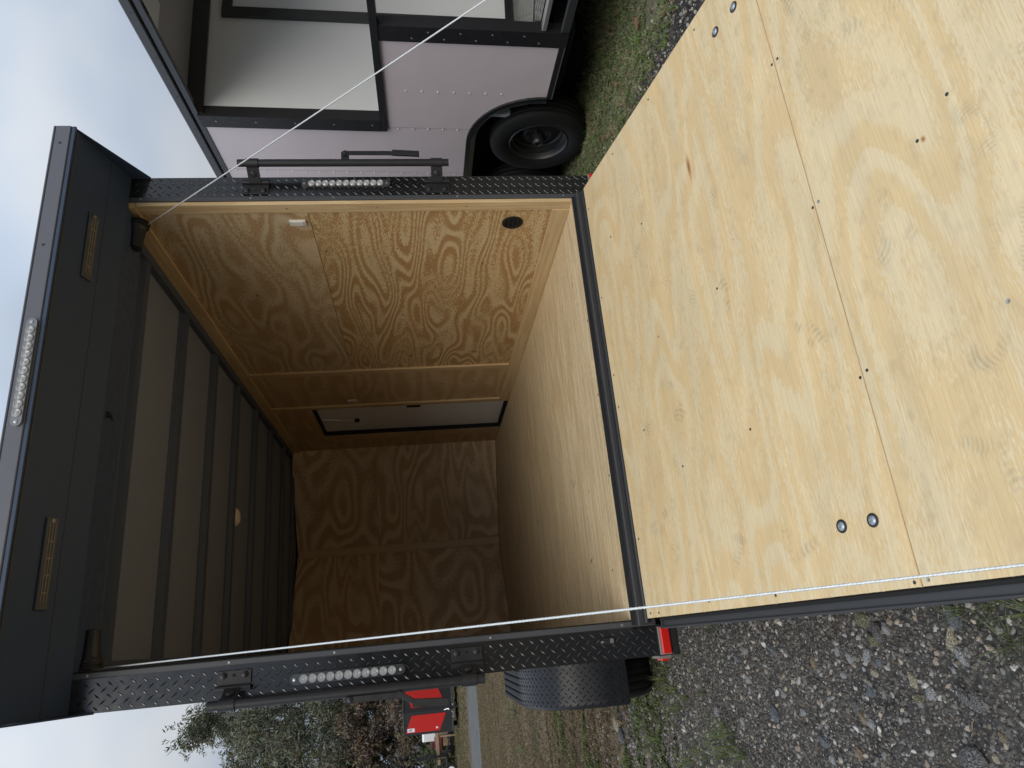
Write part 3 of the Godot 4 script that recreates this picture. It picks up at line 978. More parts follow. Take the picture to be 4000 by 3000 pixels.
	var soffit := put("soffit", mb, M.soffit_veil_tint, t)
	mb = MB.new()
	mb.obox(Vector3(0.006, 2.489, 0.001) + up * 0.36 + sn * 0.0001, X * (W - 0.012), up.normalized() * 0.004, sn * 0.0014)
	put("soffit_seam", mb, M.trim_grey, soffit)
	mb = MB.new()
	mb.obox(Vector3(0.006, 2.489, 0.001) + up * 0.965 + sn * 0.0001, X * (W - 0.012), up.normalized() * 0.006, sn * 0.0018)
	put("soffit_seam", mb, M.trim_grey, soffit)
	for left in [true, false]:
		mb = MB.new()
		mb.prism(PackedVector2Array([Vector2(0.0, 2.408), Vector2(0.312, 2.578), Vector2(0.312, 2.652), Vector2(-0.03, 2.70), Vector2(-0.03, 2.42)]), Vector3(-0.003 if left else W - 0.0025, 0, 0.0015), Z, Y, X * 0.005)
		put("spoiler_side", mb, M.soffit_veil_tint, t)
	mb = MB.new()
	mb.bar(Vector3(-0.002, 2.5895, 0.3145), X * (W + 0.004), Y * 0.0565, Z * 0.014, 0.003)
	var fascia := put("spoiler_fascia", mb, M.fascia_metal, t)
	mb = MB.new()
	mb.tube([Vector3(-0.002, 2.650, 0.322), Vector3(W + 0.002, 2.650, 0.322)], 0.0065, 10)
	put("fascia_bead", mb, M.trim_grey, fascia)
	mb = MB.new()
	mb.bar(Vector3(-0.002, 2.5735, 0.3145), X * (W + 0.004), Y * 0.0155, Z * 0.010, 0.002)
	put("fascia_edge", mb, M.soffit_veil_tint, fascia)
	var fs := []
	for x in [0.52, 1.62, 2.08, 0.15]:
		fs.append(Vector3(x, 2.621, 0.3287))
	screws(fascia, "screw", M.dark_screw, fs, Z, 0.006)
	mb = MB.new()
	mb.prism(PackedVector2Array([Vector2(0.313, 2.653), Vector2(0.313, 2.657), Vector2(-0.03, 2.71), Vector2(-0.03, 2.704)]), Vector3(0, 0, 0.001), Z, Y, X * W)
	put("spoiler_top", mb, M.black_gloss, t)
	strip_light(t, Vector3(1.117, 2.612, 0.3288), X * 0.199, Z, M.lens_base_grey)
	for x in [[1.56, 1.85], [0.335, 0.635]]:
		var c0: Vector3 = Vector3(x[0], 2.489, 0.001) + up * 0.475 + sn * 0.0002
		mb = MB.new()
		mb.bar(c0, X * (x[1] - x[0]), up.normalized() * 0.052, sn * 0.008, 0.003)
		var lamp := put("loading_lamp", mb, M.led_clear, t)
		for k in 3:
			mb = MB.new()
			mb.box(0, 0.01, 0, 0.01, 0, 0.01)
			mb = MB.new()
			mb.obox(c0 + up.normalized() * (0.011 + k * 0.012) + X * 0.022 + sn * 0.0081, X * (x[1] - x[0] - 0.044), up.normalized() * 0.0042, sn * 0.0012)
			put("led_row", mb, M.led_yellow, lamp)
		for k in 4:
			mb = MB.new()
			mb.obox(c0 + up.normalized() * 0.016 + X * (0.05 + k * 0.056) + sn * 0.0081, X * 0.006, up.normalized() * 0.018, sn * 0.0016)
			put("led_chip", mb, M.led_warm, lamp)
		mb = MB.new()
		mb.lathe(c0 + up.normalized() * 0.026 + X * (x[1] - x[0] - 0.010) + sn * 0.0081, sn, [Vector2(0.008, 0), Vector2(0.0075, 0.002), Vector2(0.0001, 0.0025)], 12)
		put("lamp_screw", mb, M.pale_screw, lamp)
	mb = MB.new()
	mb.box(1.060, 1.080, 2.475, 2.4885, -0.035, -0.018)
	mb.tube([Vector3(1.07, 2.475, -0.026), Vector3(1.045, 2.466, -0.03)], 0.004, 8)
	put("strap_hook", mb, M.black_satin, t)
	# cable drums of the ramp spring and the two cables
	for left in [true, false]:
		var x := 0.155 if left else 1.972
		mb = MB.new()
		mb.lathe(Vector3(x + (-0.012 if left else 0.012), 2.478, -0.085), Vector3(1 if left else -1, 0, 0), [Vector2(0.0001, 0.0), Vector2(0.05, 0.0), Vector2(0.05, 0.004), Vector2(0.043, 0.006), Vector2(0.043, 0.011), Vector2(0.048, 0.013), Vector2(0.048, 0.017), Vector2(0.041, 0.02), Vector2(0.041, 0.03), Vector2(0.035, 0.04), Vector2(0.031, 0.075), Vector2(0.027, 0.13), Vector2(0.0001, 0.135)], 24)
		put("cable_drum", mb, M.black_satin, t)
	# ramp door
	var al := 0.1947
	var yr := 0.480
	var zr := 0.0807
	var td := Vector3(0, -sin(al), cos(al))
	var tn := Vector3(0, cos(al), sin(al))
	var R := func(x: float, s: float, h := 0.0) -> Vector3: return Vector3(x, yr, zr) + td * s + tn * h
	mb = MB.new()
	mb.obox(R.call(0.14, 0.01, -0.019), X * 1.88, td * 1.94, -tn * 0.03)
	var ramp := put("ramp_door", mb, M.black_satin, t)
	wood("ramp_sheet", M.ramp_wood, ramp, R.call(0.1338, 0.0, -0.018), X * 1.8924, td * 1.2296, tn * 0.018)
	wood("ramp_sheet", M.ramp_wood_far, ramp, R.call(0.1338, 1.2332, -0.018), X * 1.8924, td * 0.72, tn * 0.0175)
	wood("seam_filler", M.batten_wood, ramp, R.call(0.14, 1.2298, -0.018), X * 1.88, td * 0.0032, tn * 0.0145)
	for left in [true, false]:
		mb = MB.new()
		var x0 := 0.094 if left else 2.0275
		if not left:
			x0 = 2.014
		mb.obox(R.call(x0, 0.066, -0.022), X * (0.0385 if left else 0.012), td * 1.885, -tn * 0.030)
		var rail := put("ramp_edge_rail", mb, M.dark_alloy, ramp)
		if not left:
			continue
		mb = MB.new()
		mb.bar(R.call(x0 + (0.0265 if left else 0.0), 0.066, -0.0218), td * 1.885, X * 0.012, tn * 0.010, 0.003)
		put("rail_ridge", mb, M.rubber, rail)
		mb = MB.new()
		mb.bar(R.call(x0 + (0.0 if left else 0.0305), 0.066, -0.0218), td * 1.885, X * 0.008, tn * 0.006, 0.002)
		put("rail_ridge", mb, M.dark_alloy, rail)
		mb = MB.new()
		mb.obox(R.call(x0 + 0.001, 0.067, -0.0217), X * 0.036, td * 0.008, tn * 0.0075)
		put("rail_stop", mb, M.dark_alloy, rail)
	mb = MB.new()
	mb.bar(R.call(0.094, 1.9535, -0.03), X * 1.972, td * 0.03, tn * 0.03, 0.003)
	put("ramp_end_rail", mb, M.dark_alloy, ramp)
	mb = MB.new()
	var nd := (td + Vector3(0, -0.035, 0)).normalized()
	mb.obox(R.call(0.14, 1.985, -0.012), X * 1.88, nd * 0.30, -tn * 0.016)
	put("ramp_flap", mb, M.ramp_wood_far, ramp)
	for q in [[1.875, 1.141], [1.878, 1.042], [0.292, 1.05], [0.289, 1.148]]:
		mb = MB.new()
		mb.lathe(R.call(q[0], q[1], 0.0002), tn, [Vector2(0.0165, 0.0), Vector2(0.0165, 0.0016), Vector2(0.011, 0.0026)], 20)
		var wb := put("washer", mb, M.black_satin, ramp)
		mb = MB.new()
		mb.lathe(R.call(q[0], q[1], 0.0026), tn, [Vector2(0.0115, -0.0008), Vector2(0.0108, 0.001), Vector2(0.0075, 0.0038), Vector2(0.0045, 0.0043), Vector2(0.0036, 0.0028), Vector2(0.0001, 0.0028)], 18)
		put("bolt_head", mb, M.zinc, ramp)
	var dk := []
	for q in [[0.612, 1.223], [0.621, 1.247], [1.085, 1.224], [1.565, 1.222], [1.564, 1.246], [1.085, 1.631], [1.04, 1.54], [0.144, 1.214], [1.086, 0.782], [0.8, 0.192], [0.617, 0.794], [0.605, 0.41], [1.559, 0.425], [1.656, 0.177], [0.163, 0.42], [0.150, 0.03], [0.148, 0.09], [0.155, 0.75], [0.42, 0.022], [0.95, 0.022], [1.45, 0.02], [1.9, 0.022], [1.09, 0.023], [1.985, 0.3], [1.985, 0.62], [1.985, 0.95]]:
		dk.append(R.call(q[0], q[1], 0.0003))
	screws(ramp, "screw", M.dark_screw, dk, tn, 0.0042)
	dk = []
	for q in [[1.089, 1.246], [0.146, 1.25], [1.091, 0.403], [0.62, 1.6], [1.56, 1.62]]:
		dk.append(R.call(q[0], q[1], 0.0003))
	screws(ramp, "screw", M.pale_screw, dk, tn, 0.0045)
	cable_lines(t, Vector3(0.142, 2.43, -0.09), R.call(0.146, 1.8, 0.006))
	cable_lines(t, Vector3(1.975, 2.455, -0.10), R.call(2.0, 1.8, 0.006))

# ---------------------------------------------------------------- concession trailer
const E1 := Vector3(0.11474, -0.005, -0.99338)
const E2 := Vector3(0.99293, -0.02996, 0.11484)
const E3 := Vector3(0.03034, 0.99954, -0.00153)

func q(s: float, w: float, h: float) -> Vector3:
	return Vector3(3.40, 0, -1.4) + E1 * s + E2 * w + E3 * h

func sbox(mb: MB, s0: float, s1: float, w0: float, w1: float, h0: float, h1: float) -> void:
	mb.obox(q(s0, w0, h0), E1 * (s1 - s0), E3 * (h1 - h0), E2 * (w1 - w0))

func spart(called: String, m: Material, parent: Node3D, s0: float, s1: float, w0: float, w1: float, h0: float, h1: float) -> MeshInstance3D:
	var mb := MB.new()
	sbox(mb, s0, s1, w0, w1, h0, h1)
	return put(called, mb, m, parent)

func concession_trailer() -> void:
	var t := thing("concession_trailer", "pale pink metal-sided concession trailer with black trim and an open porch", "trailer", q(0.5, 1.0, 0.0) * Vector3(1, 0, 1))
	var arch := PackedVector2Array()
	var c := Vector2(-0.155, 0.372)
	for k in 13:
		var w := PI - PI / 2 * k / 12
		arch.append(c + Vector2(cos(w), sin(w)) * Vector2(0.497, 0.495))
	var poly := PackedVector2Array([Vector2(-0.286, 1.405), Vector2(-1.105, 1.405), Vector2(-1.105, 0.377)])
	for p in arch:
		if p.x < -0.286:
			poly.append(p)
	poly.append(Vector2(-0.286, 0.849))
	var mb := MB.new()
	mb.prism(poly, q(0, 0.0, 0), E1, E3, E2 * 0.012)
	put("side_sheet", mb, M.pink_metal, t)
	mb = MB.new()
	poly = PackedVector2Array([Vector2(-0.2855, 1.4045), Vector2(-0.2855, 0.8495)])
	for p in arch:
		if p.x > -0.2855:
			poly.append(p)
	poly.append_array(PackedVector2Array([Vector2(0.279, 0.867), Vector2(0.279, 2.592), Vector2(-0.254, 2.592), Vector2(-0.254, 1.4045)]))
	mb.prism(poly, q(0, 0.002, 0), E1, E3, E2 * 0.012)
	put("side_sheet", mb, M.pink_metal, t)
	mb = MB.new()
	mb.prism(PackedVector2Array([Vector2(0.2795, 0.867), Vector2(1.1, 0.867), Vector2(1.1, 2.592), Vector2(0.2795, 2.592)]), q(0, 0.0, 0), E1, E3, E2 * 0.012)
	put("side_sheet", mb, M.pink_metal, t)
	for k in 3:
		spart("side_sheet", M.pink_metal, t, 1.101 + k, 2.1 + k, 0.001 * (k % 2), 0.012, 0.377, 2.592)
	for sm in [[-0.286, 0.86, 1.40], [0.279, 0.87, 2.59]]:
		spart("sheet_seam", M.porch_ceiling, t, sm[0] - 0.0015, sm[0] + 0.0015, -0.0006, 0.0018, sm[1], sm[2])
	# rivets
	var rv := MB.new()
	rv.lathe(Vector3.ZERO, -E2, [Vector2(0.0068, 0.0), Vector2(0.0056, 0.003), Vector2(0.0001, 0.0045)], 10, false)
	var rm := rv.mesh()
	for col in [[-0.666, 0.668, 1.35, 0.1], [-0.272, 0.93, 1.36, 0.1], [0.293, 0.93, 2.55, 0.1]]:
		var h: float = col[1]
		while h < col[2]:
			inst("rivet", rm, M.rivet_metal, t, Transform3D(Basis(), q(col[0], 0.0, h)))
			h += col[3]
	# black trim
	var lower := spart("bottom_trim", M.black_satin, t, -1.11, -0.645, -0.012, 0.02, 0.338, 0.377)
	mb = MB.new()
	mb.bar(q(-1.11, -0.0155, 0.3405), E1 * 0.46, E3 * 0.006, E2 * 0.0035, 0.001)
	put("trim_edge", mb, M.trim_grey, lower)
	spart("sill_rail", M.black_satin, t, -2.35, -0.254, -0.014, 0.05, 1.4055, 1.447)
	spart("window_jamb", M.black_satin, t, -0.375, -0.2545, -0.016, 0.06, 1.4475, 2.60)
	spart("porch_post", M.black_satin, t, -1.222, -1.1055, -0.010, 0.06, 0.338, 1.4045)
	var scs := []
	for k in 9:
		scs.append(q(-1.135 - 0.05 * (k % 2), -0.0102, 0.5 + 0.09 * k))
	for k in 5:
		scs.append(q(-0.32, -0.0162, 1.5 + 0.25 * k))
	screws(t, "screw", M.pale_screw, scs, -E2, 0.006)
	spart("roof_trim_lower", M.black_gloss, t, -2.4, 4.1, -0.004, 0.03, 2.5925, 2.632)
	var rt := MB.new()
	rt.bar(q(-2.4, -0.022, 2.6325), E1 * 6.5, E3 * 0.058, E2 * 0.06, 0.006)
	var roof_trim := put("roof_trim", rt, M.trim_grey, t)
	scs = []
	for k in 7:
		scs.append(q(-1.25 + 0.34 * k, -0.0222, 2.655))
	screws(roof_trim, "screw", M.dark_screw, scs, -E2, 0.007)
	spart("roof", M.white_metal, t, -2.4, 4.1, 0.04, 2.16, 2.685, 2.71)
	# inside of the porch
	spart("porch_ceiling", M.porch_ceiling, t, -2.4, -0.372, 0.03, 2.16, 2.668, 2.684)
	spart("ceiling_lamp", M.white_plastic, t, -1.22, -0.92, 0.10, 0.33, 2.655, 2.6675)
	mb = MB.new()
	var hook := []
	for k in 9:
		var w := PI * k / 8
		hook.append(q(-1.03 + 0.018 * cos(w), 0.06, 2.668 - 0.03 * sin(w)))
	mb.tube(hook, 0.004, 6)
	put("ceiling_hook", mb, M.steel, t)
	spart("porch_wall", M.white_metal, t, -0.371, -0.345, 0.061, 2.16, 0.50, 2.668)
	spart("cove_trim", M.black_gloss, t, -0.392, -0.3725, 0.001, 2.15, 2.562, 2.6675)
	var dr := spart("porch_door", M.white_metal, t, -0.384, -0.3725, 0.812, 1.52, 0.578, 2.418)
	mb = MB.new()
	sbox(mb, -0.398, -0.3725, 0.737, 0.81, 0.52, 2.485)
	sbox(mb, -0.398, -0.3725, 1.522, 1.595, 0.52, 2.485)
	sbox(mb, -0.397, -0.3725, 0.8105, 1.5215, 2.42, 2.484)
	sbox(mb, -0.397, -0.3725, 0.8105, 1.5215, 0.521, 0.576)
	put("door_frame", mb, M.black_gloss, dr)
	spart("frame_edge", M.white_metal, dr, -0.3985, -0.3982, 0.738, 0.742, 0.60, 1.05)
	mb = MB.new()
	mb.tread(q(-2.38, 0.062, 0.5), E1 * 2.005, E2 * 2.09, -E3 * 0.03, 0.03, 0.03)
	put("porch_floor", mb, M.black_plate, t)
	var mat_poly := PackedVector2Array([Vector2(-1.0, 0.20), Vector2(-1.08, 0.34), Vector2(-1.12, 1.0), Vector2(-0.40, 1.0), Vector2(-0.40, 0.80)])
	mb = MB.new()
	mb.prism(mat_poly, q(0, 0, 0.503), E1, E2, E3 * 0.003)
	for k in 11:
		mb.bar(q(-1.02 + 0.055 * k, 0.3 + 0.046 * k, 0.506), E2 * (0.62 - 0.046 * k) + E1 * 0.04, E1 * 0.012, E3 * 0.003, 0.001)
	put("door_mat", mb, M.silver_sheet, t)
	mb = MB.new()
	mb.bar(q(-2.35, -0.006, 0.47), E1 * 1.12, E3 * 0.028, E2 * 0.05, 0.004)
	put("floor_edge", mb, M.silver_sheet, t)
	mb = MB.new()
	mb.bar(q(-2.35, -0.012, 0.338), E1 * 1.12, E3 * 0.05, E2 * 0.03, 0.004)
	put("porch_rail", mb, M.dark_alloy, t)
	spart("far_side_wall", M.white_metal, t, -2.4, 4.1, 2.161, 2.18, 0.40, 2.684)
	spart("front_wall", M.pink_metal, t, 4.101, 4.12, 0.0, 2.18, 0.377, 2.684)
	spart("rear_post", M.black_satin, t, -2.46, -2.401, -0.01, 0.06, 0.338, 2.69)
	spart("rear_post", M.black_satin, t, -2.46, -2.401, 2.10, 2.18, 0.338, 2.69)
	spart("rear_wall", M.pink_metal, t, -2.45, -2.401, 0.061, 2.099, 0.5, 1.4)
	spart("under_frame", M.rubber, t, -2.38, 4.0, 0.42, 2.1, 0.30, 0.466)
	spart("under_frame", M.rubber, t, -1.2, -0.70, 0.025, 0.41, 0.30, 0.42)
	# wheel arch lip and liner
	mb = MB.new()
	var ring := []
	for p in arch:
		ring.append(p)
	ring.append(Vector2(1.1, 0.867))
	for i in ring.size() - 1:
		var a: Vector2 = ring[i]
		var b: Vector2 = ring[i + 1]
		var nn := (b - a).normalized().orthogonal()
		if nn.dot(Vector2(-0.155, 0.372) - a) < 0 and i < 12:
			nn = -nn
		if i >= 12:
			nn = Vector2(0, -1)
		var P := q(a.x, -0.014, a.y)
		mb.obox(P, q(b.x, -0.014, b.y) - P, (E1 * nn.x + E3 * nn.y) * 0.03, E2 * 0.012)
	var lip := put("arch_lip", mb, M.black_gloss, t)
	mb = MB.new()
	for i in ring.size() - 1:
		var a: Vector2 = ring[i]
		var b: Vector2 = ring[i + 1]
		var nn := (Vector2(-0.155, 0.372) - (a + b) / 2).normalized()
		if i >= 12:
			nn = Vector2(0, -1)
		var P := q(a.x, -0.013, a.y) + (E1 * nn.x + E3 * nn.y) * 0.0305
		var Q2 := q(b.x, -0.013, b.y) + (E1 * nn.x + E3 * nn.y) * 0.0305
		var nv := E1 * nn.x + E3 * nn.y
		var inn := E2 * 0.30 + nv * 0.04
		mb.obox(P, Q2 - P, inn, -nv * 0.003)
		var L := P.distance_to(Q2)
		var steps := int(L / 0.019)
		for k in steps:
			for j in 14:
				var dd := ((Q2 - P).normalized() + E2 * (1 if (k + j + i * 3) % 2 == 0 else -1)).normalized()
				mb.lug(P.lerp(Q2, (k + 0.5) / maxi(steps, 1)) + inn * ((j + 0.5) / 14.0), dd, dd.cross(nv), nv, 0.012, 0.0035, 0.0022)
	put("arch_liner", mb, M.fender_plate, lip)
	mb = MB.new()
	for i in ring.size() - 1:
		var a: Vector2 = ring[i]
		var b: Vector2 = ring[i + 1]
		var ca := (Vector2(-0.155, 0.372) - a).normalized() if i < 12 else Vector2(0, -1)
		var cb := (Vector2(-0.155, 0.372) - b).normalized() if i < 11 else Vector2(0, -1)
		var P := q(a.x + ca.x * 0.031, -0.020, a.y + ca.y * 0.031)
		var P2 := q(b.x + cb.x * 0.031, -0.020, b.y + cb.y * 0.031)
		var S1 := q(a.x + ca.x * 0.066, 0.010, a.y + ca.y * 0.066)
		var S2 := q(b.x + cb.x * 0.066, 0.010, b.y + cb.y * 0.066)
		mb.Q(P, P2, S2, S1, -E2)
		var steps := maxi(1, int(P.distance_to(P2) / 0.02))
		for k in steps:
			var f := (k + 0.5) / steps
			var e := (S1 - P)
			var dd := ((P2 - P).normalized() + e.normalized() * 0.8).normalized()
			var nv := e.cross(P2 - P).normalized()
			nv = nv if nv.dot(E2) < 0 else -nv
			mb.lug(P.lerp(P2, f) + e * 0.5, dd, dd.cross(nv), nv, 0.014, 0.003, 0.003)
	put("arch_band", mb, M.arch_band, lip)
	spart("wheel_box", M.rubber, t, -0.7, 1.7, 0.33, 0.40, 0.1, 0.95)
	for s in [-0.11, 0.74]:
		wheel(t, q(s, 0.108, 0.345), -E2, 0.35)

# ---------------------------------------------------------------- far things
func background() -> void:
	# red trailer with a shallow wedge nose
	var r := thing("wedge_nose_trailer", "red and black box trailer seen head-on across the field before the trees", "trailer", Vector3(-2.9, 0, -38.0))
	var hull := PackedVector2Array([Vector2(-3.98, -36.2), Vector2(-2.9, -35.7), Vector2(-1.72, -36.2), Vector2(-1.72, -41.0), Vector2(-3.98, -41.0)])
	var mb := MB.new()
	mb.prism(hull, Vector3(0, 0.28, 0), Vector3.RIGHT, Vector3.BACK, Vector3(0, 2.5, 0))
	put("body", mb, M.black_satin, r)
	for k in 2:
		var sx := 1.0 if k == 0 else -1.0
		var e := Vector3(sx * 1.12, 0, -0.5).normalized()
		var nz := Vector3(sx * 0.5, 0, 1.12).normalized()
		mb = MB.new()
		mb.prism(PackedVector2Array([Vector2(0.18, 2.36), Vector2(1.07, 2.69), Vector2(1.07, 0.99), Vector2(0.18, 0.66)]), Vector3(-2.87, 0, -35.7) + nz * 0.003, e, Vector3.UP, nz * 0.02)
		put("nose_panel", mb, M.red_panel, r)
		mb = MB.new()
		mb.bar(Vector3(-2.87, 2.745, -35.69) + nz * 0.004, e * 1.17, Vector3(0, 0.05, 0), nz * 0.03, 0.005)
		put("roof_trim", mb, M.trim_grey, r)
		mb = MB.new()
		mb.bar(Vector3(-2.87, 0.30, -35.69) + nz * 0.004, e * 1.17, Vector3(0, 0.06, 0), nz * 0.03, 0.005)
		put("bottom_trim", mb, M.trim_grey, r)
		wheel(r, Vector3(-2.85 + sx * 1.0, 0.34, -38.6), Vector3(sx, 0, 0), 0.34)
	# white sticker with a blue mark on the red panel
	var e2 := Vector3(-1.12, 0, -0.5).normalized()
	var n2 := Vector3(-0.5, 0, 1.12).normalized()
	var so := Vector3(-2.87, 0, -35.7) + n2 * 0.0245
	mb = MB.new()
	mb.obox(so + e2 * 0.83 + Vector3(0, 2.24, 0), e2 * 0.19, Vector3(0, 0.36, 0), n2 * 0.004)
	var st := put("sticker", mb, M.white_paint, r)
	mb = MB.new()
	for k in 3:
		mb.obox(so + e2 * (0.86 + 0.015 * k) + Vector3(0, 2.40 + 0.05 * k, 0) + n2 * 0.0045, e2 * (0.12 - 0.02 * k), Vector3(0, 0.028, 0), n2 * 0.002)
	put("sticker_print", mb, M.blue_ink, st)
	mb = MB.new()
	mb.obox(so + e2 * 0.86 + Vector3(0, 1.08, 0), e2 * 0.09, Vector3(0, 0.10, 0), n2 * 0.004)
	put("sticker", mb, M.white_paint, r)
	mb = MB.new()
	for k in 2:
		var pts := []
		for i in 10:
			var f := i / 9.0
			pts.append(Vector3(-2.87 + (0.07 - 0.42 * f) * (1 if k == 0 else -0.6), 0.74 - 0.42 * f - 0.2 * sin(PI * f), -35.60 + 0.5 * f))
		mb.tube(pts, 0.032, 6)
	put("safety_chain", mb, M.steel, r)
	mb = MB.new()
	mb.bar(Vector3(-2.93, 0.40, -35.75), Vector3(0, 0, 1.25), Vector3(0.12, 0, 0), Vector3(0, 0.1, 0), 0.01)
	mb.tube([Vector3(-2.75, 0.02, -34.75), Vector3(-2.75, 0.95, -34.75)], 0.04, 8)
	put("tongue", mb, M.black_satin, r)
	# flatbed utility trailer with rails
	var u := thing("utility_trailer", "black open utility trailer with mesh rails and a white-rimmed wheel, left of the red trailer", "trailer", Vector3(-7.6, 0, -45.0))
	mb = MB.new()
	mb.bar(Vector3(-9.4, 0.55, -46.0), Vector3(3.2, 0, 0), Vector3(0, 0.12, 0), Vector3(0, 0, 1.8), 0.02)
	mb.bar(Vector3(-6.2, 0.56, -45.2), Vector3(1.0, -0.25, 0.2), Vector3(0, 0.1, 0), Vector3(0, 0, 0.1), 0.01)
	put("deck", mb, M.black_satin, u)
	for z in [-45.95, -44.25]:
		mb = MB.new()
		mb.tube([Vector3(-9.4, 1.2, z), Vector3(-6.2, 1.2, z)], 0.035, 6)
		for k in 6:
			mb.tube([Vector3(-9.35 + 0.62 * k, 0.67, z), Vector3(-9.35 + 0.62 * k, 1.2, z)], 0.03, 6)
		put("side_rail", mb, M.black_satin, u)
	mb = MB.new()
	for k in 9:
		mb.tube([Vector3(-6.15, 0.67, -45.9 + 0.2 * k), Vector3(-6.25, 2.45, -45.9 + 0.2 * k)], 0.022, 5)
	for k in 4:
		mb.tube([Vector3(-6.2, 0.8 + 0.53 * k, -45.95), Vector3(-6.2, 0.8 + 0.53 * k, -44.2)], 0.028, 5)
	put("tailgate", mb, M.black_satin, u)
	var uw := wheel(u, Vector3(-6.85, 0.36, -44.05), Vector3(0, 0, 1), 0.36)
	mb = MB.new()
	mb.lathe(Vector3(-6.85, 0.36, -44.05), Vector3(0, 0, 1), [Vector2(0.20, 0.09), Vector2(0.17, 0.112), Vector2(0.1, 0.10), Vector2(0.06, 0.11), Vector2(0.0001, 0.115)], 20)
	put("wheel_face", mb, M.white_paint, uw)
	# white tank on a pallet, small red machine, post, signboard
	var k1 := thing("white_tank", "white box-shaped tank at the foot of the trees, next to the red trailer", "tank", Vector3(-5.25, 0, -48.0))
	mb = MB.new()
	mb.bar(Vector3(-5.62, 1.12, -48.6), Vector3(0.62, 0, 0), Vector3(0, 0.95, 0), Vector3(0, 0, 1.1), 0.12)
	put("body", mb, M.white_paint, k1)
	mb = MB.new()
	mb.lathe(Vector3(-5.28, 2.12, -48.05), Vector3.UP, [Vector2(0.16, 0), Vector2(0.16, 0.08), Vector2(0.0001, 0.1)], 14)
	put("cap", mb, M.rubber, k1)
	mb = MB.new()
	for k in 3:
		mb.bar(Vector3(-5.95, 0.3, -48.6 + 0.5 * k), Vector3(1.3, 0, 0), Vector3(0, 0.75, 0), Vector3(0, 0, 0.1), 0.01)
	mb.bar(Vector3(-5.95, 1.06, -48.62), Vector3(1.3, 0, 0), Vector3(0, 0.05, 0), Vector3(0, 0, 1.2), 0.01)
	put("stand", mb, M.post_wood, k1)
	var k2 := thing("red_machine", "small dark red engine-driven machine parked between the tank and the utility trailer", "machine", Vector3(-5.75, 0, -46.5))
	mb = MB.new()
	mb.bar(Vector3(-6.05, 0.75, -46.8), Vector3(0.75, 0, 0), Vector3(0, 0.55, 0), Vector3(0, 0, 0.5), 0.08)
	mb.bar(Vector3(-5.9, 1.3, -46.7), Vector3(0.35, 0, 0), Vector3(0, 0.25, 0), Vector3(0, 0, 0.3), 0.05)
	put("housing", mb, M.maroon, k2)
	mb = MB.new()
	mb.tube([Vector3(-6.1, 0.25, -46.3), Vector3(-6.1, 0.9, -46.4), Vector3(-5.2, 0.9, -46.4), Vector3(-5.2, 0.25, -46.3)], 0.04, 6)
	mb.tube([Vector3(-5.3, 0.9, -46.4), Vector3(-4.95, 1.35, -46.3)], 0.03, 6)
	put("frame", mb, M.black_satin, k2)
	for sx in [-6.05, -5.3]:
		mb = MB.new()
		mb.lathe(Vector3(sx, 0.25, -46.5), Vector3(0, 0, 1), [Vector2(0.1, -0.05), Vector2(0.25, -0.06), Vector2(0.25, 0.06), Vector2(0.1, 0.05), Vector2(0.0001, 0.06)], 16)
		put("wheel", mb, M.tyre_rubber, k2)
	mb = MB.new()
	mb.bar(Vector3(-6.7, 0.98, -45.2), Vector3(1.9, 0.06, 0), Vector3(0, 0.2, 0), Vector3(0, 0, 0.06), 0.01)
	mb.bar(Vector3(-6.4, 0, -45.27), Vector3(0.01, 0.97, 0), Vector3(0.1, 0, 0), Vector3(0, 0, 0.06), 0.01)
	mb.bar(Vector3(-5.2, 0, -45.27), Vector3(0.01, 0.97, 0), Vector3(0.1, 0, 0), Vector3(0, 0, 0.06), 0.01)
	tag(put("wooden_rail", mb, M.post_wood), "weathered horizontal wooden rail on two legs in front of the white tank", "rail")

# ---------------------------------------------------------------- plants
func leaf_clump(sd: int) -> ArrayMesh:
	var r := RandomNumberGenerator.new()
	r.seed = sd
	var mb := MB.new()
	for k in 9:
		var p := Vector3(r.randf_range(-1, 1), r.randf_range(-0.8, 0.8), r.randf_range(-1, 1)) * 0.85
		var a := Vector3(r.randf_range(-1, 1), r.randf_range(-0.6, 0.6), r.randf_range(-1, 1)).normalized()
		var b := a.cross(Vector3(r.randf_range(-1, 1), r.randf_range(-1, 1), r.randf_range(-1, 1))).normalized()
		var l := r.randf_range(0.35, 0.75)
		var wd := l * 0.28
		mb.F(p - a * l, p + b * wd, p + a * l, a.cross(b))
		mb.F(p - a * l, p - b * wd, p + a * l, a.cross(b))
	return mb.mesh()

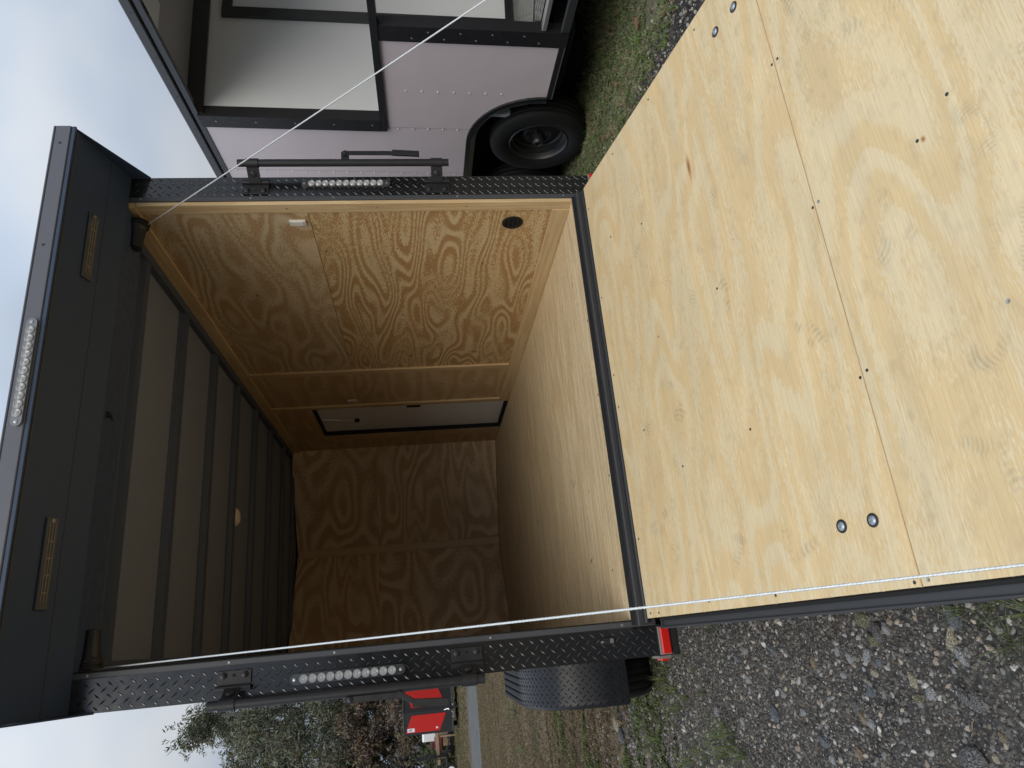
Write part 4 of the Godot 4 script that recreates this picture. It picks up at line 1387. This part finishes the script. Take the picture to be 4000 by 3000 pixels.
func tree(called: String, label: String, at: Vector3, height: float, spread: float, trunk_r: float, leaf: Color, count: int, low: float, sd: int, clump: ArrayMesh, bark: Material, group := "trees along the far edge of the field") -> void:
	var r := RandomNumberGenerator.new()
	r.seed = sd
	var t := thing(called, label, "tree", at, group)
	var mb := MB.new()
	var pts := []
	var lean := Vector3(r.randf_range(-0.08, 0.08), 0, r.randf_range(-0.05, 0.05))
	for k in 9:
		var f := k / 8.0
		pts.append(at + Vector3(lean.x * height * f + sin(f * 5.0 + sd) * 0.25 * f, height * 0.9 * f, lean.z * height * f))
	mb.tube(pts, trunk_r, 9, false, trunk_r * 0.15)
	put("trunk", mb, bark, t)
	var tips := []
	for k in 16:
		var f := lerpf(low, 0.92, (k + 0.5) / 16.0)
		var o: Vector3 = (pts[int(f * 8)] as Vector3).lerp(pts[mini(int(f * 8) + 1, 8)], f * 8 - int(f * 8))
		var ang := k * 2.4 + r.randf_range(-0.5, 0.5)
		var len := spread * (0.5 + 0.75 * sin(PI * clampf(f * 0.85 + 0.12, 0, 1))) * r.randf_range(0.7, 1.1)
		var d := Vector3(cos(ang), r.randf_range(-0.15, 0.45), sin(ang))
		var m1 := o + d * len * 0.5 + Vector3(0, len * 0.08, 0)
		var m2 := o + d * len + Vector3(0, -len * r.randf_range(0.0, 0.22), 0)
		mb = MB.new()
		mb.tube([o, o.lerp(m1, 0.5) + Vector3(0, len * 0.03, 0), m1, m1.lerp(m2, 0.5), m2], trunk_r * 0.34, 6, false, 0.02)
		put("branch", mb, bark, t)
		for j in 5:
			tips.append([o.lerp(m2, 0.35 + 0.16 * j), len * 0.26])
	var xs := []
	var cols := []
	for k in count:
		var tp: Array = tips[r.randi() % tips.size()]
		var rad: float = tp[1]
		var d := Vector3(r.randfn(), r.randfn() * 0.75, r.randfn()) * rad * 0.55
		var p: Vector3 = tp[0] + d
		if p.y < 0.2:
			continue
		var s := r.randf_range(0.14, 0.36)
		var bs := Basis.from_euler(Vector3(r.randf() * TAU, r.randf() * TAU, r.randf() * TAU)).scaled(Vector3(s, s, s))
		xs.append(Transform3D(bs, p))
		var g := r.randf_range(0.6, 1.45)
		cols.append(Color(leaf.r * g * r.randf_range(0.85, 1.2), leaf.g * g, leaf.b * g * r.randf_range(0.8, 1.2)))
	many("crown", clump, M.leaf, xs, cols, t)

func tuft_mesh(sd: int, blades: int, width: float, spread: float, droop: float) -> ArrayMesh:
	var r := RandomNumberGenerator.new()
	r.seed = sd
	var mb := MB.new()
	for k in blades:
		var a := r.randf() * TAU
		var d := Vector3(cos(a), 0, sin(a))
		var p := d * r.randf() * 0.22
		var h := r.randf_range(0.5, 1.0)
		var out := r.randf_range(0.1, spread)
		var sdv := Vector3(-d.z, 0, d.x) * width
		var pv := p
		for j in 3:
			var f := (j + 1) / 3.0
			var nx := p + d * out * f * f + Vector3(0, h * (f - droop * f * f), 0)
			var w0 := 1.0 - j / 3.0
			var w1 := 1.0 - f
			mb.F(pv - sdv * w0, pv + sdv * w0, nx + sdv * w1, Vector3.UP + d * 0.3)
			if j < 2:
				mb.F(pv - sdv * w0, nx + sdv * w1, nx - sdv * w1, Vector3.UP + d * 0.3)
			pv = nx
	return mb.mesh()

func scatter(called: String, mesh: Mesh, m: Material, count: int, x0: float, x1: float, z0: float, z1: float, s0: float, s1: float, cols: Array, keep: Callable, tilt := 0.25, flat := 1.0) -> void:
	var xs := []
	var cc := []
	var n := 0
	while n < count * 3 and xs.size() < count:
		n += 1
		var x := rng.randf_range(x0, x1)
		var z := rng.randf_range(z0, z1)
		if rng.randf() > float(keep.call(x, z)):
			continue
		var s := lerpf(s0, s1, pow(rng.randf(), 1.8))
		var b := Basis.from_euler(Vector3(rng.randf_range(-tilt, tilt), rng.randf() * TAU, rng.randf_range(-tilt, tilt))).scaled(Vector3(s, s * flat, s))
		xs.append(Transform3D(b, Vector3(x, 0.004, z)))
		var c: Color = cols[rng.randi() % cols.size()]
		var g := rng.randf_range(0.75, 1.25)
		cc.append(Color(c.r * g, c.g * g, c.b * g))
	many(called, mesh, m, xs, cc)

func vegetation() -> void:
	var clump := leaf_clump(5)
	var olive := Color(0.135, 0.148, 0.105)  # tree leaf colours are lightened to stand in for distance haze
	tree("oak_tree", "tall grey-green tree with drooping limbs behind the red trailer", Vector3(-4.2, 0, -60), 23.0, 7.2, 0.42, olive, 6400, 0.30, 61, clump, M.pale_bark)
	tree("oak_tree", "broad dark green tree at the left edge of the photo", Vector3(-10.5, 0, -62), 24.5, 8.0, 0.5, Color(0.115, 0.125, 0.085), 7400, 0.22, 62, clump, M.bark)
	tree("oak_tree", "tree in the far row hidden behind the black box trailer", Vector3(4.5, 0, -63), 21.0, 7.0, 0.4, olive, 5000, 0.22, 63, clump, M.bark)
	tree("oak_tree", "tree in the far row beyond the left edge of the photo", Vector3(-20, 0, -64), 22.0, 8.0, 0.45, olive, 5000, 0.2, 64, clump, M.bark)
	# brown understorey: shrubs and bare saplings
	var k := 0
	for p in [[-3.6, -55, 10.0], [-6.4, -56.5, 11.0], [-8.8, -55, 9.0], [-1.2, -57, 9.5], [-12.0, -57, 9.0], [2.5, -58, 9.0], [-16.0, -58, 9.0], [0.6, -54, 9.5]]:
		k += 1
		var lab: String = ["russet brown sapling directly behind the red trailer", "russet brown sapling between the red trailer and the utility trailer", "brown leafy sapling behind the utility trailer", "brown sapling behind the black door jamb", "brown sapling at the left edge of the photo", "brown sapling hidden behind the box trailer", "brown sapling beyond the left edge of the photo", "brown sapling hidden by the rear door frame"][k - 1]
		tree("sapling", lab, Vector3(p[0], 0, p[1]), p[2], 3.2, 0.12, Color(0.165, 0.135, 0.105) if k != 3 else Color(0.15, 0.135, 0.10), 2100, 0.06, 80 + k, clump, M.bark, "brown saplings under the far trees")
	k = 0
	for p in [[-7.4, -50.5, 2.6], [-10.5, -50, 3.0], [-4.6, -51, 2.0]]:
		k += 1
		var at := Vector3(p[0], 0, p[1])
		var b := thing("bush", ["round green bush behind the utility trailer", "larger green bush at the left edge beyond the utility trailer", "low green bush behind the white tank"][k - 1], "bush", at)
		var xs := []
		var cc := []
		for i in 900:
			var d := Vector3(rng.randfn(), absf(rng.randfn()) * 0.9, rng.randfn()) * float(p[2]) * 0.38
			var s := rng.randf_range(0.14, 0.3)
			xs.append(Transform3D(Basis.from_euler(Vector3(rng.randf() * TAU, rng.randf() * TAU, 0)).scaled(Vector3(s, s, s)), at + d + Vector3(0, 0.2, 0)))
			var g := rng.randf_range(0.6, 1.4)
			cc.append(Color(0.075 * g, 0.09 * g, 0.05 * g))
		many("foliage", clump, M.leaf, xs, cc, b)
	# the wood on the far side of the lot, behind the photographer
	var wx := []
	var wc := []
	for i in 9000:
		var x := rng.randf_range(-110, 110)
		var top := 9.5 + 2.5 * sin(x * 0.21) + 1.5 * sin(x * 0.57 + 1.0)
		var s := rng.randf_range(0.9, 1.9)
		wx.append(Transform3D(Basis.from_euler(Vector3(rng.randf() * TAU, rng.randf() * TAU, 0)).scaled(Vector3(s, s, s)), Vector3(x, top * sqrt(rng.randf()), 78.0 + rng.randf_range(-4, 4))))
		var g := rng.randf_range(0.6, 1.3)
		wc.append(Color(0.075 * g, 0.08 * g, 0.05 * g))
	many("far_wood", clump, M.leaf, wx, wc)
	# grass
	var patch := noise(301, 0.55, 3)
	var fine := noise(302, 2.2, 2)
	var short := tuft_mesh(1, 14, 0.045, 0.8, 0.25)
	var thin := tuft_mesh(2, 22, 0.018, 1.1, 0.35)
	var clover := tuft_mesh(3, 12, 0.12, 0.9, 0.4)
	var dry := [Color(0.21, 0.155, 0.095), Color(0.17, 0.125, 0.08), Color(0.25, 0.19, 0.125), Color(0.13, 0.115, 0.055)]
	var green := [Color(0.085, 0.112, 0.042), Color(0.10, 0.128, 0.05), Color(0.072, 0.094, 0.035), Color(0.13, 0.142, 0.068)]
	var mixed := dry + dry + [Color(0.11, 0.115, 0.05), Color(0.14, 0.13, 0.06)]
	scatter("dry_grass", short, M.blade, 115000, -9, 1.0, -19.0, -2.2, 0.018, 0.055, mixed, func(x, z): return 0.35 + 0.6 * clampf(patch.get_noise_2d(x, z * 1.6) + 0.4, 0, 1))
	scatter("far_grass", short, M.blade, 22000, -26, 6.0, -52.0, -26.5, 0.06, 0.16, [Color(0.12, 0.125, 0.05), Color(0.15, 0.14, 0.07), Color(0.20, 0.16, 0.10)], func(_x, _z): return 1.0)
	# weedy strips between the gravel and the field
	scatter("green_grass", clover, M.blade, 38000, -4.0, 0.3, -5.6, -1.0, 0.018, 0.055, green, func(x, z): return clampf((fine.get_noise_2d(x * 0.25, z * 1.3) * 1.2 + patch.get_noise_2d(x, z)) * 2.2 + 0.15, 0, 1) * clampf((-1.2 - z) / 1.6, 0, 1))
	scatter("moss", clover, M.blade, 30000, -4.5, 0.3, -6.0, -1.0, 0.012, 0.034, [Color(0.12, 0.085, 0.058), Color(0.16, 0.12, 0.085), Color(0.10, 0.088, 0.05)], func(x, z): return clampf(fine.get_noise_2d(x * 0.3 + 40, z * 1.2) * 2.0 + 0.25, 0, 1) * clampf((-1.0 - z) / 2.0, 0, 1))
	scatter("lawn_grass", clover, M.blade, 52000, 2.72, 5.2, -3.4, 1.6, 0.012, 0.042, [Color(0.16, 0.215, 0.09), Color(0.19, 0.24, 0.11), Color(0.14, 0.18, 0.075), Color(0.25, 0.262, 0.16), Color(0.27, 0.22, 0.145)], func(x, z): return clampf((x - 2.74) / 0.25, 0, 1) * clampf(0.62 + patch.get_noise_2d(x * 2.0, z * 2.0) * 1.2, 0.1, 1))
	scatter("lawn_straw", thin, M.blade, 2600, 2.72, 5.0, -4.0, 2.4, 0.03, 0.09, [Color(0.36, 0.28, 0.18), Color(0.28, 0.22, 0.14), Color(0.17, 0.25, 0.07), Color(0.19, 0.28, 0.08)], func(x, z): return clampf(0.4 + fine.get_noise_2d(x, z), 0, 1), 0.7)
	# single tufts standing in the gravel
	var blades := tuft_mesh(4, 34, 0.012, 1.15, 0.35)
	var clumps := [
		["lush green grass clump beside the near end of the ramp rail", [[0.075, 1.09, 0.10], [0.0, 1.21, 0.11], [0.06, 1.30, 0.12], [-0.03, 1.33, 0.10], [0.09, 1.2, 0.09]]],
		["short bright grass clump beside the top corner of the ramp rail", [[0.09, -0.55, 0.10], [0.07, -0.50, 0.06]]],
		["spreading grass clump in the gravel at the left edge of the photo", [[-0.36, -0.47, 0.13], [-0.45, -0.60, 0.16], [-0.43, -0.40, 0.13], [-0.48, -0.30, 0.10], [-0.38, -0.62, 0.12], [-0.33, -0.55, 0.10], [-0.41, -0.52, 0.14], [-0.52, -0.48, 0.13], [-0.40, -0.70, 0.12]]],
		["grass clump behind the spreading one at the left edge of the photo", [[-0.50, -0.85, 0.14], [-0.6, -0.95, 0.13], [-0.55, -1.1, 0.14], [-0.47, -0.98, 0.12], [-0.63, -1.08, 0.12]]],
		["thin pale grass clump just below the tail light", [[-0.21, -0.74, 0.08], [-0.05, -0.95, 0.07], [-0.12, -0.85, 0.06]]],
		["grass clump growing against the bottom of the trailer tyre", [[-0.17, -1.30, 0.14], [-0.30, -1.12, 0.13], [-0.25, -1.0, 0.11], [-0.12, -1.22, 0.13], [-0.22, -1.16, 0.12], [-0.32, -1.24, 0.12]]],
		["grass clump left of the fender on the weedy gravel", [[-0.46, -1.86, 0.13], [-0.52, -1.75, 0.13], [-0.62, -1.7, 0.14], [-0.57, -1.82, 0.12], [-0.50, -1.60, 0.12]]],
		["grass clump beyond the fender by the pale stones", [[-0.7, -2.35, 0.12], [-0.82, -2.3, 0.11]]],
		["dark green grass clump out in the dry field beside the fender top", [[-0.92, -9.1, 0.30], [-0.98, -9.0, 0.25]]],
		["smaller dark green grass clump farther left in the dry field", [[-1.4, -8.4, 0.22]]]]
	for cl in clumps:
		var at := Vector3(cl[1][0][0], 0.0, cl[1][0][1])
		var root := thing("grass_clump", cl[0], "grass", at, "green grass clumps")
		for sp in cl[1]:
			var g := rng.randf_range(0.8, 1.3)
			var mm := StandardMaterial3D.new()
			mm.albedo_color = Color(0.115 * g, 0.148 * g, 0.048 * g).linear_to_srgb()
			mm.roughness = 0.7
			mm.backlight_enabled = true
			mm.backlight = Color(0.3, 0.3, 0.3)
			inst("blades", blades, mm, root, Transform3D(Basis.from_euler(Vector3(rng.randf_range(-0.2, 0.2), rng.randf() * TAU, 0)).scaled(Vector3.ONE * float(sp[2])), Vector3(sp[0], 0.004, sp[1])))
	# fallen leaves on the grass
	var lf := MB.new()
	for k2 in 6:
		var f0 := k2 / 6.0
		var f1 := (k2 + 1) / 6.0
		var w0 := 0.016 * sin(PI * f0) * (1.0 + 0.3 * sin(f0 * 19.0))
		var w1 := 0.016 * sin(PI * f1) * (1.0 + 0.3 * sin(f1 * 19.0))
		for sgn in [-1.0, 1.0]:
			var a := Vector3(f0 * 0.08 - 0.04, 0.006 * sin(f0 * 4), 0)
			var b := Vector3(f1 * 0.08 - 0.04, 0.006 * sin(f1 * 4), 0)
			lf.Q(a, b, b + Vector3(0, 0.005, w1 * sgn), a + Vector3(0, 0.005, w0 * sgn), Vector3.UP)
	var lfm := lf.mesh()
	var lc := mat("dead_leaf", Color(0.24, 0.115, 0.06), 0.8)
	var ll := ["curled orange-brown dead leaf farthest out on the grass by the pink trailer's step", "flat brown dead leaf on the grass below the pink panel", "brown dead leaf lying nearest the ramp edge on the grass", "orange-brown dead leaf on the grass near the concession trailer's wheel", "small brown dead leaf on the grass between its two neighbours"]
	var lp := [[3.11, 0.03], [3.23, -0.51], [3.05, -0.33], [3.035, -0.78], [3.12, -0.42]]
	for i in 5:
		var o := MeshInstance3D.new()
		o.name = "dead_leaf"
		o.mesh = lfm
		o.material_override = lc
		add_child(o, true)
		o.transform = Transform3D(Basis.from_euler(Vector3(rng.randf_range(-0.5, 0.5), rng.randf() * TAU, rng.randf_range(-0.3, 0.3))).scaled(Vector3.ONE * [1.0, 0.9, 0.7, 0.85, 0.6][i]), Vector3(lp[i][0], 0.035, lp[i][1]))
		tag(o, ll[i], "leaf")

# ---------------------------------------------------------------- stones
func stone_mesh(sd: int, fine: bool) -> ArrayMesh:
	# rough lump: subdivided icosahedron pushed in and out, one facet plane cut here and there
	var r := RandomNumberGenerator.new()
	r.seed = sd
	var g := (1.0 + sqrt(5.0)) / 2.0
	var p := [Vector3(-1, g, 0), Vector3(1, g, 0), Vector3(-1, -g, 0), Vector3(1, -g, 0), Vector3(0, -1, g), Vector3(0, 1, g), Vector3(0, -1, -g), Vector3(0, 1, -g), Vector3(g, 0, -1), Vector3(g, 0, 1), Vector3(-g, 0, -1), Vector3(-g, 0, 1)]
	var f := [0, 11, 5, 0, 5, 1, 0, 1, 7, 0, 7, 10, 0, 10, 11, 1, 5, 9, 5, 11, 4, 11, 10, 2, 10, 7, 6, 7, 1, 8, 3, 9, 4, 3, 4, 2, 3, 2, 6, 3, 6, 8, 3, 8, 9, 4, 9, 5, 2, 4, 11, 6, 2, 10, 8, 6, 7, 9, 8, 1]
	var cuts := []
	for k in 7:
		cuts.append([Vector3(r.randfn(), r.randfn(), r.randfn()).normalized(), r.randf_range(0.62, 0.9)])
	var nz := noise(sd, 1.3, 2)
	var shape := func(v: Vector3) -> Vector3:
		var d := v.normalized()
		var rad := 1.0 + nz.get_noise_3d(d.x, d.y, d.z) * 0.35
		for c in cuts:
			var k: float = d.dot(c[0])
			if k > 0.05:
				rad = minf(rad, c[1] / k)
		return d * rad * Vector3(1.0, 0.72, 0.8)
	var mb := MB.new()
	for i in range(0, f.size(), 3):
		var a: Vector3 = p[f[i]]
		var b: Vector3 = p[f[i + 1]]
		var c: Vector3 = p[f[i + 2]]
		var tris := [[a, b, c]]
		if fine:
			for lvl in 2:
				var nt := []
				for t in tris:
					var ab: Vector3 = (t[0] + t[1]).normalized()
					var bc: Vector3 = (t[1] + t[2]).normalized()
					var ca: Vector3 = (t[2] + t[0]).normalized()
					nt.append_array([[t[0].normalized(), ab, ca], [t[1].normalized(), bc, ab], [t[2].normalized(), ca, bc], [ab, bc, ca]])
				tris = nt
		for t in tris:
			var A: Vector3 = shape.call(t[0])
			var B: Vector3 = shape.call(t[1])
			var C: Vector3 = shape.call(t[2])
			mb.F(A, B, C, A + B + C)
	return mb.mesh()

func stones() -> void:
	var greys := [Color(0.105, 0.10, 0.092), Color(0.078, 0.074, 0.068), Color(0.125, 0.119, 0.11), Color(0.17, 0.164, 0.154), Color(0.062, 0.059, 0.055), Color(0.098, 0.087, 0.075), Color(0.13, 0.11, 0.09)]
	var lights := [Color(0.31, 0.303, 0.285), Color(0.23, 0.228, 0.222), Color(0.32, 0.275, 0.22), Color(0.205, 0.204, 0.203), Color(0.24, 0.20, 0.16), Color(0.44, 0.43, 0.40)]
	var near := func(_x, z): return 1.0 if z > -1.3 else clampf(1.0 + (z + 1.3) / 3.6, 0.12, 1.0)
	scatter("gravel", stone_mesh(1, false), M.pebble, 120000, -1.5, 0.5, -2.0, 1.7, 0.0022, 0.0085, greys, near, 3.0)
	scatter("gravel_coarse", stone_mesh(2, false), M.pebble, 15000, -1.6, 0.5, -2.4, 1.7, 0.005, 0.0145, greys + lights.slice(0, 3), near, 3.0)
	scatter("gravel_chips", stone_mesh(3, false), M.pebble, 24000, -1.6, 0.5, -2.4, 1.7, 0.0018, 0.0048, lights, near, 3.0)
	scatter("gravel_pale", stone_mesh(4, false), M.pebble, 1500, -1.8, 0.5, -2.6, 1.6, 0.009, 0.017, lights, near, 3.0)
	var fine2 := noise(302, 2.2, 2)
	scatter("gravel_far", stone_mesh(5, false), M.pebble, 15000, -7, 0.6, -5.0, -1.6, 0.006, 0.02, greys + lights.slice(1, 5), func(x, z): return clampf(1.0 + (z + 1.8) / 2.2, 0.06, 1.0) * clampf(0.7 + fine2.get_noise_2d(x * 0.3, z * 1.4) * 1.6, 0.1, 1.0), 3.0)
	scatter("gravel_right", stone_mesh(6, false), M.pebble, 14000, 2.1, 3.25, -3.5, 2.4, 0.004, 0.016, greys + lights, func(x, _z): return clampf((3.15 - x) / 0.45, 0.05, 1.0), 3.0)
	scatter("gravel_left", stone_mesh(7, false), M.pebble, 16000, -6.5, -1.4, -2.0, 4.0, 0.006, 0.02, greys + lights.slice(1, 4), func(_x, _z): return 1.0, 3.0)
	# straw and twigs
	var tw := MB.new()
	tw.tube([Vector3(-1, 0.02, 0), Vector3(-0.3, 0.1, 0.12), Vector3(0.4, 0.08, -0.05), Vector3(1, 0.03, 0.08)], 0.028, 4)
	scatter("straw", tw.mesh(), M.pebble, 420, -1.6, 0.3, -2.6, 1.5, 0.012, 0.05, [Color(0.30, 0.235, 0.16), Color(0.20, 0.14, 0.10), Color(0.25, 0.20, 0.15)], func(_x, z): return 0.25 + 0.75 * clampf((0.2 - z), 0, 1), 0.1)
	# the larger loose stones, one by one
	var kinds := [["pale_grey", "pale grey", Color(0.33, 0.335, 0.34)], ["cream", "cream white", Color(0.46, 0.41, 0.31)], ["tan", "tan", Color(0.30, 0.235, 0.17)], ["dark_grey", "dark grey", Color(0.165, 0.163, 0.16)], ["blue_grey", "blue-grey", Color(0.17, 0.19, 0.215)], ["olive", "greenish grey", Color(0.19, 0.18, 0.12)]]
	var big := [[0.07, 0.67, 0.021, 0.036, 5], [0.01, 0.70, 0.021, 0.021, 5], [0.04, 0.77, 0.016, 0.016, 0], [0.01, 1.02, 0.030, 0.019, 1], [-0.03, 1.04, 0.023, 0.017, 0], [-0.03, 0.65, 0.019, 0.019, 0], [-0.05, 0.70, 0.013, 0.018, 4], [-0.08, 0.66, 0.014, 0.016, 1], [-0.09, 0.49, 0.012, 0.020, 0], [-0.09, 0.83, 0.023, 0.018, 1], [-0.14, 0.83, 0.015, 0.020, 5], [-0.12, 0.89, 0.016, 0.022, 0], [-0.18, 0.53, 0.020, 0.017, 3], [-0.21, 0.55, 0.023, 0.017, 2], [-0.22, 0.58, 0.014, 0.020, 0], [-0.13, 0.62, 0.016, 0.022, 4], [-0.06, 0.33, 0.021, 0.015, 2], [-0.02, 0.49, 0.014, 0.014, 0], [-0.04, 0.55, 0.017, 0.014, 0], [-0.30, 0.29, 0.022, 0.022, 4], [-0.31, 0.48, 0.018, 0.020, 2], [-0.20, 1.09, 0.014, 0.012, 2], [-0.25, 1.05, 0.010, 0.013, 1], [-0.24, -0.03, 0.026, 0.028, 4], [0.06, 1.05, 0.026, 0.020, 4], [0.03, 0.73, 0.027, 0.024, 3], [-0.12, 1.01, 0.020, 0.019, 3], [-0.22, 0.18, 0.014, 0.025, 0], [-0.35, 0.31, 0.013, 0.019, 0], [-0.26, 0.99, 0.030, 0.050, 3], [-0.13, 1.05, 0.022, 0.021, 3], [-0.13, -0.22, 0.017, 0.026, 0], [-0.05, -0.30, 0.016, 0.024, 4], [-0.02, -0.20, 0.019, 0.022, 0], [-0.30, -0.35, 0.018, 0.02, 0], [-0.28, -0.62, 0.02, 0.02, 0], [-0.52, -2.55, 0.045, 0.03, 1], [-0.58, -2.45, 0.05, 0.035, 4], [-0.02, 0.05, 0.016, 0.022, 4], [-0.17, 0.06, 0.014, 0.02, 0]]
	var names := []
	for b in big:
		var lx: float = b[2]
		var lz: float = b[3]
		var form := "round" if absf(lx - lz) < 0.004 else ("long" if maxf(lx, lz) / minf(lx, lz) > 1.45 else "angular")
		var size := "large" if maxf(lx, lz) > 0.0255 else ("small" if maxf(lx, lz) < 0.0185 else "middling")
		var side := "close to the ramp" if b[0] > -0.04 else ("out from the ramp" if b[0] > -0.16 else "far out")
		var along := "below the ramp seam" if b[1] > 0.9 else ("level with the ramp bolts" if b[1] > 0.6 else ("above the ramp bolts" if b[1] > 0.2 else ("near the tail light" if b[1] > -1.0 else "behind the wheel")))
		names.append("%s %s %s stone %s, %s" % [size, form, kinds[b[4]][1], along, side])
	var mats := []
	for kd in kinds:
		var tx := noise(500 + mats.size(), 0.09, 3).get_seamless_image(64, 64)
		var m := mat("stone_" + kd[0], kd[2], 0.85, 0.0, 0.3)
		tx.convert(Image.FORMAT_RGB8)
		tx.adjust_bcs(1.15, 0.9, 1.0)
		var lo := Image.create(64, 64, false, Image.FORMAT_RGB8)
		lo.fill(Color(0.9, 0.9, 0.9))
		tx.blend_rect(lo, Rect2i(0, 0, 0, 0), Vector2i.ZERO)
		m.albedo_texture = ImageTexture.create_from_image(tx)
		m.albedo_color = (kd[2] * 1.7).linear_to_srgb()
		m.uv1_triplanar = true
		m.uv1_scale = Vector3.ONE * 1.1
		mats.append(m)
	var forms := []
	for k in 6:
		forms.append(stone_mesh(40 + k, true))
	for i in big.size():
		var b: Array = big[i]
		var o := MeshInstance3D.new()
		o.name = "stone"
		o.mesh = forms[i % 6]
		o.material_override = mats[b[4]]
		add_child(o, true)
		var ry: float = minf(b[2], b[3]) * 0.95
		o.transform = Transform3D(Basis.from_euler(Vector3(0.15, rng.randf_range(-0.5, 0.5), 0.1)) * Basis.from_scale(Vector3(b[2], ry, b[3]) * 1.12), Vector3(b[0], ry * 0.45, b[1]))
		var lab: String = names[i]
		var same := names.count(lab)
		if same > 1:
			var nearer := 0
			for j in big.size():
				if names[j] == lab and big[j][1] > b[1]:
					nearer += 1
			lab += ", " + (["nearer one", "farther one"][nearer] if same == 2 else ["nearest of three", "middle of three", "farthest of three"][mini(nearer, 2)])
		tag(o, lab, "stone", "larger loose stones in the gravel")
